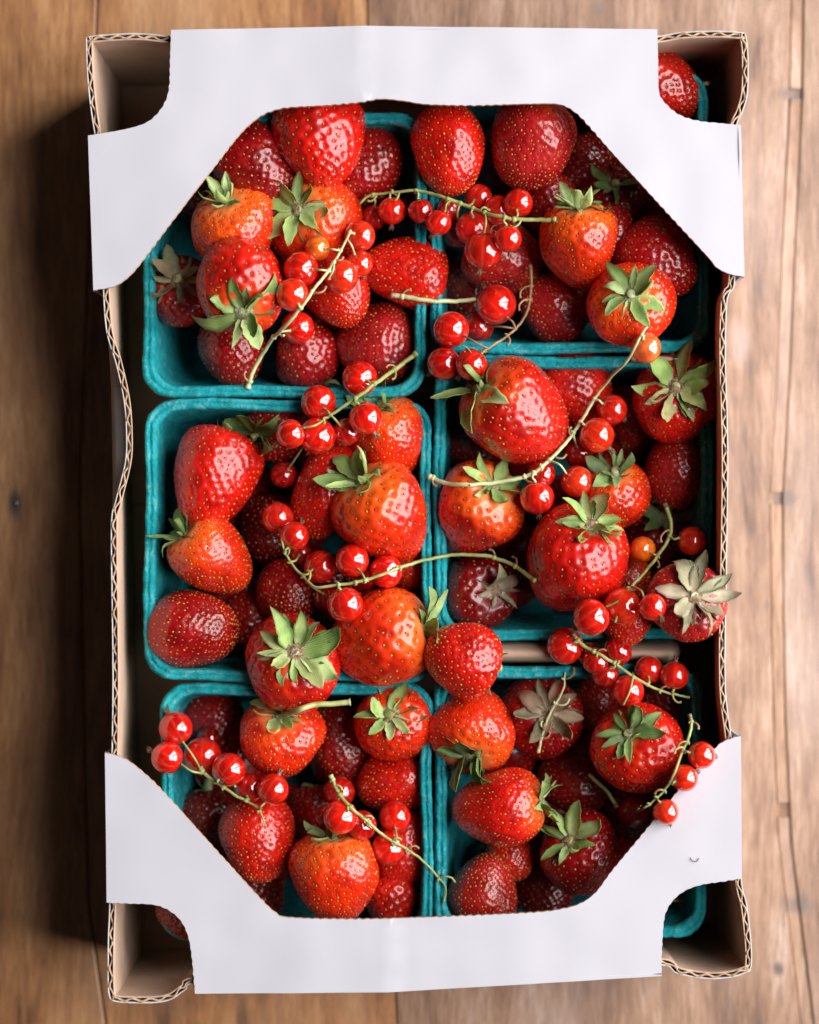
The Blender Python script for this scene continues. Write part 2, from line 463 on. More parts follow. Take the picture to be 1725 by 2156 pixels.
wall('end_wall', [(233, 2106), (255, 2111), (320, 2112), (360, 2105), (392, 2084), (425, 2070), (700, 2068), (830, 2066), (1250, 2040), (1392, 2032), (1425, 2050), (1488, 2061), (1545, 2057), (1580, 2044)],
     CORN['bl'], CORN['br'], seed=4)
# floor of the carton: four kraft flaps that meet with slits between them
def floor_panel(x0, y0, x1, y1, z):
    a, b = P(x0, y0, ZW), P(x1, y1, ZW); e = .0012
    V = []
    nx, ny = 6, 6
    for s, zz in ((0, z), (1, z + .0026)):
        for j in range(ny + 1):
            for i in range(nx + 1):
                V.append((a.x + (b.x - a.x) * i / nx, a.y + (b.y - a.y) * j / ny, zz + .0006 * noise.noise((i * .7, j * .7, x0))))
    m = (nx + 1) * (ny + 1); F = []
    for j in range(ny):
        for i in range(nx):
            q = j * (nx + 1) + i
            F.append((q, q + 1, q + nx + 2, q + nx + 1)); F.append((m + q, m + q + nx + 1, m + q + nx + 2, m + q + 1))
    ring = [i for i in range(nx + 1)] + [j * (nx + 1) + nx for j in range(1, ny + 1)] + [ny * (nx + 1) + i for i in range(nx - 1, -1, -1)] + [j * (nx + 1) for j in range(ny - 1, 0, -1)]
    for k in range(len(ring)):
        u, v = ring[k], ring[(k + 1) % len(ring)]
        F.append((u, u + m, v + m, v))
    link('floor_panel', mesh('floor_panel', V, F, smooth=False), BOX, M_kraft)
floor_panel(190, 88, 1560, 260, .0024); floor_panel(200, 263, 1562, 1060, .0004); floor_panel(205, 1063, 1565, 1880, .0004); floor_panel(240, 1883, 1572, 2098, .0024)

def flap(name, outer, cut, crease_x, seed):
    """white flap folded inward over the wall tops; outer = folded edges, cut = perforated edges"""
    Z = ZTOP
    loop = []
    for kind, pts in outer:
        W = [P(x, y, Z) for x, y in pts]
        if kind == 'fold':
            L = resample(W, .004)
        else:
            L = resample(catmull(W, 8), .0008)
            acc = 0; M = []
            for i, p in enumerate(L):
                t = L[min(len(L) - 1, i + 2)] - L[max(0, i - 2)]; t.normalize(); nn = Vector((-t.y, t.x, 0))
                if i: acc += (p - L[i - 1]).length
                j = .00016 * noise.noise((acc * 900, seed, 0)) + .00022 * math.sin(acc * 2 * math.pi / .0034) * (0.5 + noise.noise((acc * 40, seed, 9)))
                if 2 < i < len(L) - 3: p = p + nn * j
                M.append(p)
            L = M
        loop += [Vector((p.x, p.y)) for p in L[:-1]]
    nb = len(loop)
    xs = [p.x for p in loop]; ys = [p.y for p in loop]
    def inside(x, y):
        c = False; j = nb - 1
        for i in range(nb):
            if (ys[i] > y) != (ys[j] > y) and x < (xs[j] - xs[i]) * (y - ys[i]) / (ys[j] - ys[i]) + xs[i]: c = not c
            j = i
        return c
    pts = list(loop); g = .0042
    x = min(xs)
    cx, cy = np.array(xs), np.array(ys)
    while x < max(xs):
        y = min(ys)
        while y < max(ys):
            px, py = x + random.uniform(-.001, .001), y + random.uniform(-.001, .001)
            if np.min((cx - px) ** 2 + (cy - py) ** 2) > .0018 ** 2 and inside(px, py): pts.append(Vector((px, py)))
            y += g
        x += g
    res = geometry.delaunay_2d_cdt(pts, [(i, (i + 1) % nb) for i in range(nb)], [], 1, 1e-7)
    vv, ff = res[0], res[2]
    orig = res[3]
    xc = P(crease_x, 0, Z).x
    def zf(p):
        w = .0011 * noise.noise((p.x * 16, p.y * 16, seed)) + .00035 * noise.noise((p.x * 60, p.y * 60, seed))
        d = p.x - xc - .10 * (p.y if seed == 1 else 0) * 0
        d += .004 * noise.noise((p.y * 30, seed, 3)); c = .00075 * math.exp(-abs(d) / .010) * (1 if d < 0 else .45)
        return w + c
    V, F, mi = [], [], []
    n = len(vv)
    for p in vv: V.append((p.x, p.y, Z + zf(p)))
    for p in vv: V.append((p.x, p.y, Z + zf(p) - .0023))
    ed = {}
    for f in ff:
        a, b, c = (vv[k] for k in f)
        if (b - a).cross(c - a) < 0: f = f[::-1]
        F.append(tuple(f)); mi.append(0); F.append(tuple(k + n for k in f[::-1])); mi.append(1)
        for k in range(len(f)):
            ed[(f[k], f[(k + 1) % len(f)])] = 1
    for (a, b) in list(ed):
        if (b, a) not in ed:
            F.append((a, a + n, b + n, b)); mi.append(2)
    me = mesh(name, V, F, True, (M_white, M_kraft, M_edge), mi)
    me.set_sharp_from_angle(angle=R(40))
    return link(name, me, BOX)
flap('top_flap', [
    ('fold', [(361, 64), (775, 55), (1384, 62)]),
    ('cut', [(1384, 62), (1386, 130), (1388, 192), (1402, 218), (1432, 242), (1470, 254), (1515, 259), (1560, 263)]),
    ('fold', [(1560, 263), (1567, 583)]),
    ('cut', [(1567, 583), (1535, 577), (1508, 563), (1490, 541), (1400, 443), (1300, 333), (1240, 265), (1212, 237), (1180, 220), (1130, 218), (1000, 222), (900, 220), (850, 213), (800, 209), (760, 216), (700, 221), (610, 226), (575, 233), (545, 247), (505, 283), (440, 366), (360, 470), (295, 556), (268, 585), (240, 603), (197, 611)]),
    ('fold', [(197, 611), (186, 286)]),
    ('cut', [(186, 286), (225, 280), (268, 272), (305, 261), (330, 243), (348, 217), (357, 185), (359, 130), (361, 64)])], None, 776, 1)
flap('top_flap', [
    ('fold', [(1562, 1849), (1560, 1549)][::1]),
    ('cut', [(1560, 1549), (1530, 1558), (1505, 1576), (1440, 1650), (1360, 1748), (1290, 1832), (1255, 1878), (1222, 1902), (1180, 1914), (1120, 1921), (920, 1930), (760, 1935), (610, 1932), (580, 1922), (548, 1892), (450, 1785), (345, 1668), (300, 1625), (268, 1600), (245, 1590), (222, 1585)]),
    ('fold', [(222, 1585), (225, 1900)]),
    ('cut', [(225, 1900), (270, 1902), (320, 1904), (352, 1914), (380, 1937), (397, 1972), (405, 2020), (411, 2092)]),
    ('fold', [(411, 2092), (828, 2088), (1393, 2055)]),
    ('cut', [(1393, 2055), (1394, 2000), (1397, 1950), (1402, 1922), (1418, 1895), (1445, 1874), (1480, 1862), (1520, 1856), (1562, 1849)])][::1], None, 826, 2)
# outer skirts of the flaps where they wrap the walls at the fold
def skirt(pts, name='fold_skirt'):
    W = resample([P(x, y, ZTOP) for x, y in pts], .004); V, F = [], []
    cen = Vector((0, 0, 0))
    for i, p in enumerate(W):
        t = (W[min(len(W) - 1, i + 1)] - W[max(0, i - 1)]); t.normalize(); nn = Vector((-t.y, t.x, 0))
        if nn.dot(Vector((p.x, p.y, 0))) < 0: nn = -nn
        zz = ZTOP + .0007 * noise.noise((p.x * 14, p.y * 14, 1))
        for o, z in ((-.0012, zz - .0004), (.0001, zz - .0009), (.0004, zz - .003), (.0002, .06), (-.0002, .01), (-.0006, .01), (-.0006, .06), (-.0012, zz - .003)):
            q = p + nn * o; V.append((q.x, q.y, z))
    m = 8
    for i in range(len(W) - 1):
        for k in range(m):
            F.append((i * m + k, i * m + (k + 1) % m, (i + 1) * m + (k + 1) % m, (i + 1) * m + k))
    F.append(tuple(range(m))); F.append(tuple((len(W) - 1) * m + k for k in range(m))[::-1])
    link(name, mesh(name, V, F), BOX, M_white)
for s in ([(361, 64), (775, 55), (1384, 62)], [(1560, 263), (1567, 583)], [(197, 611), (186, 286)], [(1562, 1849), (1560, 1549)], [(222, 1585), (225, 1900)], [(411, 2092), (828, 2088), (1393, 2055)]):
    skirt(s)
# ------------------------------------------------------------------ moulded pulp baskets
ZR = 0.0700
def basket(x0, y0, x1, y1, label, seed):
    a, b = P(x0, y0, ZR), P(x1, y1, ZR)
    cx, cy = (a.x + b.x) / 2, (a.y + b.y) / 2; hx, hy = abs(b.x - a.x) / 2, abs(a.y - b.y) / 2
    root = empty('pulp_basket', (cx, cy, .0035)); tag(root, label, 'basket', 'teal moulded pulp baskets in the carton')
    N = 320
    def loop(inset, z, rad, amp):
        out = []
        hx2, hy2 = hx - inset, hy - inset; r = max(rad, .003)
        for k in range(N):
            t = 2 * math.pi * k / N; c, s = math.cos(t), math.sin(t)
            # rounded rectangle through support of a superellipse-like path
            L = 2 * (hx2 - r) * 2 + 2 * (hy2 - r) * 2 + 2 * math.pi * r
            u = (k / N) * L
            segs = [('l', (hx2, -(hy2 - r)), (0, 1), 2 * (hy2 - r)), ('a', (hx2 - r, hy2 - r), 0, 0), ('l', (hx2 - r, hy2), (-1, 0), 2 * (hx2 - r)), ('a', (-(hx2 - r), hy2 - r), 90, 0),
                    ('l', (-hx2, hy2 - r), (0, -1), 2 * (hy2 - r)), ('a', (-(hx2 - r), -(hy2 - r)), 180, 0), ('l', (-(hx2 - r), -hy2), (1, 0), 2 * (hx2 - r)), ('a', (hx2 - r, -(hy2 - r)), 270, 0)]
            for ty, c0, d, ln in segs:
                ln = ln if ty == 'l' else math.pi * r / 2
                if u <= ln:
                    if ty == 'l': x, y = c0[0] + d[0] * u, c0[1] + d[1] * u; nx, ny = (d[1], -d[0])
                    else:
                        an = R(d) + u / r; nx, ny = math.cos(an), math.sin(an); x, y = c0[0] + r * nx, c0[1] + r * ny
                    break
                u -= ln
            w = .0016 * noise.noise((x * 26, y * 26, seed)) * min(1, z / .05)
            q = noise.noise((x * 260, y * 260, z * 260 + seed * 3)) + .8 * noise.noise((x * 700, y * 700, z * 700 + seed))
            out.append((x + nx * (w + amp * q), y + ny * (w + amp * q), z + amp * 1.1 * q + .0008 * noise.noise((x * 20, y * 20, seed + 40)) * min(1, z / .05)))
        return out
    z0 = .0035
    def lathe(prof, cap0, cap1):
        V, F = [], []
        for ins, z, r, am in prof: V += loop(ins, z - z0, r, am)
        for i in range(len(prof) - 1):
            for k in range(N):
                k2 = (k + 1) % N
                F.append((i * N + k, i * N + k2, (i + 1) * N + k2, (i + 1) * N + k))
        for on, i, fl in ((cap0, 0, True), (cap1, len(prof) - 1, False)):
            if on:
                c = len(V); V.append((0, 0, prof[i][1] - z0))
                for k in range(N):
                    f = (i * N + k, i * N + (k + 1) % N, c); F.append(f[::-1] if fl else f)
        return V, F
    h = ZR
    shell = [(.0135, .0038, .010, .0001), (.011, .010, .011, .0001), (.006, .040, .011, .00012), (.0032, h - .009, .010, .00015), (.0028, h - .006, .010, .00012), (.0040, h - .006, .009, .0001),
             (.0047, h - .009, .009, .00015), (.0062, h - .02, .009, .00022), (.0085, .036, .009, .00024), (.0135, .011, .009, .0002), (.018, .0072, .009, .0002), (.03, .0066, .009, .00025)]
    link('shell', mesh('shell', *lathe(shell, True, True)), root, M_pulp)
    rim = [(.0030, h - .0085, .010, .0001), (.0008, h - .0072, .0115, .00018), (.0001, h - .005, .012, .00022), (.0, h - .0025, .012, .00026), (.0005, h - .0008, .012, .00042), (.0013, h, .0115, .00048),
           (.0020, h - .0006, .011, .00048), (.0024, h - .0011, .011, .00036), (.0029, h - .0005, .0105, .00048), (.0037, h - .0001, .0105, .00048), (.0045, h - .0012, .010, .00026), (.0050, h - .0035, .010, .0002), (.0046, h - .0086, .0095, .00015)]
    link('rim', mesh('rim', *lathe(rim, False, False)), root, M_pulp)
    return root
G_B = None
BASKETS = [
    (300, 232, 899, 834, 'teal pulp basket by the buckled wall, under the creased flap'),
    (903, 145, 1494, 741, 'teal pulp basket holding the strawberry seen through the round corner hole'),
    (305, 840, 911, 1436, 'teal pulp basket with bare inner side, between two baskets on the buckled wall side'),
    (914, 750, 1500, 1349, 'teal pulp basket under the long diagonal currant sprig, beside the straight carton wall'),
    (334, 1440, 912, 1986, 'teal pulp basket whose corner berry shows through the cut-out with pale kraft walls'),
    (916, 1402, 1484, 1976, 'teal pulp basket beside the flap that currants lie on')]
for i, q in enumerate(BASKETS): basket(*q, seed=i * 7 + 3)
# two folded kraft spacers between the baskets near the straight wall
def spacer(x0, y0, x1, y1, z, label):
    a, b = P(x0, y0, z), P(x1, y1, z); V, F = [], []
    nx, ny = 24, 8
    for j in range(ny + 1):
        for i in range(nx + 1):
            u, v = i / nx, j / ny
            x = a.x + (b.x - a.x) * u; y = a.y + (b.y - a.y) * v
            arch = max(0, math.sin(math.pi * v)) ** .35
            endr = min(1, (1 - u) * 9) ** .5
            V.append((x, y, .003 + (z - .003) * arch * endr + .0006 * noise.noise((x * 120, y * 120, z))))
    for j in range(ny):
        for i in range(nx):
            q = j * (nx + 1) + i; F.append((q, q + nx + 1, q + nx + 2, q + 1))
    o = link('kraft_spacer', mesh('kraft_spacer', V, F), None, M_kraft)
    o.data.materials[0] = M_kraft
    sol = o.modifiers.new('thickness', 'SOLIDIFY'); sol.thickness = .0012
    tag(o, label, 'spacer')
spacer(985, 1341, 1476, 1412, .073, 'folded kraft card wedged in the gap crossed by a currant sprig')
spacer(1330, 735, 1466, 776, .073, 'small folded kraft card under the orange striped currant')

# ------------------------------------------------------------------ strawberries
GOLD = math.pi * (3 - math.sqrt(5))
class Shape:
    """profile of one fruit in metres: calyx at +Z, tip at -Z"""
    def __init__(s, L, W, taper, sq, bend, flat, lump, dip, seed):
        s.L, s.W, s.taper, s.sq, s.bend, s.flat, s.lump, s.dip, s.seed = L, W, taper, sq, bend, flat, lump, dip, seed
        th = np.linspace(0, math.pi, 400)
        rr = np.sin(th) ** sq * (1 + taper * np.cos(th)); s.norm = rr.max()
        rs = np.random.RandomState(seed); s.ph = rs.rand(12) * 6.28
    def pt(s, th, ph):
        ct, st = np.cos(th), np.sin(th)
        r = np.maximum(st, 0) ** s.sq * (1 + s.taper * ct) / s.norm * s.W / 2
        z = s.L / 2 * ct
        z = z - s.dip * s.L * np.exp(-(r / (s.W * .17)) ** 2) * (ct > 0)
        q = s.ph
        lum = s.lump * (np.sin(2 * ph + q[0]) * .5 + np.sin(3 * ph + q[1] + 2.2 * ct) * .35 + np.sin(5 * ph + q[2] - 3 * ct) * .18 + np.sin(4 * ct + q[3] + ph) * .4 + np.sin(7 * ph + q[4] + 2 * ct) * .14 * np.clip(ct + .4, 0, 1) + np.sin(6 * ct + 2 * ph + q[5]) * .16) * st
        r = r * (1 + lum)
        x = r * np.cos(ph); y = r * np.sin(ph) * s.flat
        x = x + s.bend * s.W * ((z / s.L * 2) ** 2 - .35)
        return np.stack([x, y, z], -1)
def grid_quads(nu, nv):
    i, j = np.meshgrid(np.arange(nu), np.arange(nv - 1), indexing='xy')
    a = j * nu + i; b = j * nu + (i + 1) % nu
    return np.stack([a.ravel(), (a + nu).ravel(), (b + nu).ravel(), b.ravel()], 1)
def fruit_arrays(sh, nu, nv):
    th = np.linspace(.012, math.pi - .012, nv)[:, None] + np.zeros((1, nu)); ph = np.zeros((nv, 1)) + np.arange(nu)[None, :] * 2 * math.pi / nu
    return th, ph, sh.pt(th, ph)
def make_fruit(sh, spacing, depth=.00048, nu=108, nv=84):
    th, ph, V = fruit_arrays(sh, nu, nv)
    # outward normals from the grid
    du = np.roll(V, -1, 1) - np.roll(V, 1, 1); dv = np.gradient(V, axis=0)
    N = np.cross(dv, du); N /= np.linalg.norm(N, axis=2, keepdims=True) + 1e-12
    # seeds: golden spiral spread evenly over the skin area, closer together at the tip
    tt = np.linspace(.05, math.pi - .03, 600); rr = np.linalg.norm(sh.pt(tt, tt * 0 + 1.0)[:, :2], axis=1)
    dz = np.gradient(sh.pt(tt, tt * 0 + 1.0), axis=0); ds = np.linalg.norm(dz, axis=1)
    w = np.maximum(rr, .0004) * ds * (1 + .75 * np.clip((tt / math.pi - .62) / .3, 0, 1)); w[tt < .36] *= .12
    cdf = np.cumsum(w); area = 2 * math.pi * np.sum(np.maximum(rr, .0004) * ds)
    n = int(area / (spacing ** 2 * .88)); cdf /= cdf[-1]
    rs = np.random.RandomState(sh.seed + 77)
    u = (np.arange(n) + .5) / n
    st = np.interp(u, cdf, tt) + rs.randn(n) * .016; sp = np.arange(n) * GOLD + rs.randn(n) * .05
    st = np.clip(st, .06, math.pi - .03)
    S = sh.pt(st, sp)
    e = .01
    SU = sh.pt(st, sp + e) - sh.pt(st, sp - e); SV = sh.pt(st + e, sp) - sh.pt(st - e, sp)
    SN = np.cross(SV, SU); SN /= np.linalg.norm(SN, axis=1, keepdims=True) + 1e-12
    SV /= np.linalg.norm(SV, axis=1, keepdims=True) + 1e-12
    F = V.reshape(-1, 3); sig = spacing * .27
    F32, S32 = F.astype(np.float32), S.astype(np.float32)
    d2 = np.maximum(((F32 ** 2).sum(1)[:, None] + (S32 ** 2).sum(1)[None, :] - 2 * F32 @ S32.T).min(1), 0).astype(np.float64)
    g = np.exp(-d2 / (sig * sig)); puff = np.clip(np.sqrt(d2) / (spacing * .62), 0, 1.2) ** 2
    N2 = N.reshape(-1, 3)
    F = F + N2 * (-depth * g + depth * .35 * puff)[:, None]
    me = np_mesh('fruit', F, grid_quads(nu, nv), M_flesh)
    at = me.attributes.new('along', 'FLOAT', 'POINT'); at.data.foreach_set('value', ((1 - np.cos(th)) / 2).astype(np.float32).ravel())
    at = me.attributes.new('dimple', 'FLOAT', 'POINT'); at.data.foreach_set('value', g.astype(np.float32))
    # seeds: little drops seated in the dimples
    a, b, c = .00078, .00045, .00034
    T = np.cross(SN, SV); C = S - SN * (depth * .72)
    k = (.85 + .3 * rs.rand(n))[:, None]
    ring = []
    for an in range(6):
        co, si = math.cos(an * math.pi / 3), math.sin(an * math.pi / 3)
        ring.append(C + SV * a * k * co * (1 if co > 0 else .75) + T * b * k * si)
    VV = np.stack(ring + [C + SN * c * k * 1.5, C - SN * c * k], 1).reshape(-1, 3)
    fa = []
    for i in range(6):
        fa.append((i, (i + 1) % 6, 6)); fa.append(((i + 1) % 6, i, 7))
    fa = np.array(fa); Q = (np.arange(n)[:, None, None] * 8 + fa[None]).reshape(-1, 3)
    ms = np_mesh('seeds', VV, Q, M_seed)
    return me, ms

# sepal shapes shared by all the strawberries
def sepal_mesh(width, bend, curl, twist, seed):
    nl, nw = 9, 5; V, F = [], []
    rs = random.Random(seed)
    for side in (1, -1):
        for i in range(nl):
            t = i / (nl - 1)
            w = width * (math.sin(math.pi * min(1, t ** .9 * .93 + .07)) ** .65) * (1 - .05 * t) + .012
            if i == nl - 1: w = .012
            ang = bend * t + curl * max(0, t - .55) ** 2 * 5
            x = t * math.cos(ang * .55); z = t * math.sin(ang * .55)
            for k in range(nw):
                v = (k / (nw - 1) - .5) * 2
                y = v * w * (1 + .10 * math.sin(i * 2.3 + seed)) + .05 * math.sin(t * 3 + seed); zz = z + .30 * w * v * v - .05 * w + rs.uniform(-.006, .006)
                tw = twist * t
                V.append((x, y * math.cos(tw) - (zz - z) * math.sin(tw), z + y * math.sin(tw) + (zz - z) * math.cos(tw) + side * .007))
    n = nl * nw
    for s in (0, 1):
        for i in range(nl - 1):
            for k in range(nw - 1):
                q = s * n + i * nw + k; f = (q, q + nw, q + nw + 1, q + 1); F.append(f if s == 0 else f[::-1])
    for i in range(nl - 1):
        for k in (0, nw - 1):
            q = i * nw + k; F.append((q, q + nw, q + nw + n, q + n))
    me = mesh('sepal', V, F); me.materials.append(M_leaf); return me
SEPALS = {'flat': [], 'down': [], 'up': []}
for i in range(7):
    r_ = random.Random(i)
    SEPALS['flat'].append(sepal_mesh(r_.uniform(.17, .26), r_.uniform(-.25, .1), r_.uniform(-.9, 1.0), r_.uniform(-.9, .9), i))
    SEPALS['down'].append(sepal_mesh(r_.uniform(.17, .26), r_.uniform(-.95, -.55), r_.uniform(-.4, 1.2), r_.uniform(-.9, .9), i + 20))
    SEPALS['up'].append(sepal_mesh(r_.uniform(.20, .27), r_.uniform(-.1, .6), r_.uniform(-1.4, .4), r_.uniform(-.7, .7), i + 40))
PAL = {  # lit leaf colours of fresh, grey-green, dark, dried and pinkish calyces
    'g': [(.16, .25, .06), (.23, .33, .10), (.31, .40, .16), (.13, .20, .05)],
    'k': [(.07, .14, .03), (.11, .19, .05), (.17, .25, .085), (.05, .09, .025)],
    'm': [(.20, .31, .08), (.31, .38, .16), (.36, .29, .15), (.16, .25, .06)],
    'b': [(.30, .22, .14), (.36, .29, .20), (.24, .26, .14), (.26, .15, .09)],
    'w': [(.34, .26, .18), (.40, .32, .23), (.25, .17, .11), (.28, .27, .17)],
    'r': [(.22, .10, .07), (.30, .16, .12), (.14, .10, .06), (.26, .20, .12)]}
def cap_mesh():
    V, F = [], []; n = 14
    prof = [(.001, .34), (.30, .38), (.52, .22), (.80, .12), (1.12, -.02), (1.0, -.30)]
    for i, (r, z) in enumerate(prof):
        for k in range(n):
            a = 2 * math.pi * k / n; q = 1 + .16 * math.sin(k * 2.4 + i * 1.3) * (i > 1)
            V.append((r * q * math.cos(a), r * q * math.sin(a), z + .03 * math.sin(k * 3.1 + i)))
    for i in range(len(prof) - 1):
        for k in range(n):
            F.append((i * n + k, (i + 1) * n + k, (i + 1) * n + (k + 1) % n, i * n + (k + 1) % n))
    return mesh('calyx', V, F)
def make_capmat(name, a, b, c):
    t = NT(name); n = t.noise(t.coord((1, 1, 1), rnd=6), 2.4, 4, .7)
    t.set(Base_Color=t.ramp(n, [(.36, a), (.5, b), (.68, c)]), Roughness=.6); t.bump(n, .5, .08); return t.m
M_capg = make_capmat('green_calyx_crown', (.16, .13, .05), (.28, .31, .13), (.40, .42, .22))
M_capb = make_capmat('dried_calyx_crown', (.12, .06, .03), (.32, .20, .11), (.50, .40, .26))
CAPS = {}
for k_, m_ in (('g', M_capg), ('b', M_capb)):
    CAPS[k_] = cap_mesh(); CAPS[k_].materials.append(m_)

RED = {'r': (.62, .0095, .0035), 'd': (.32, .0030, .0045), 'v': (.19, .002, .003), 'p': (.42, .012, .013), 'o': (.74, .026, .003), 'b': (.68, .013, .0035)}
GS = 'strawberries heaped in the baskets'
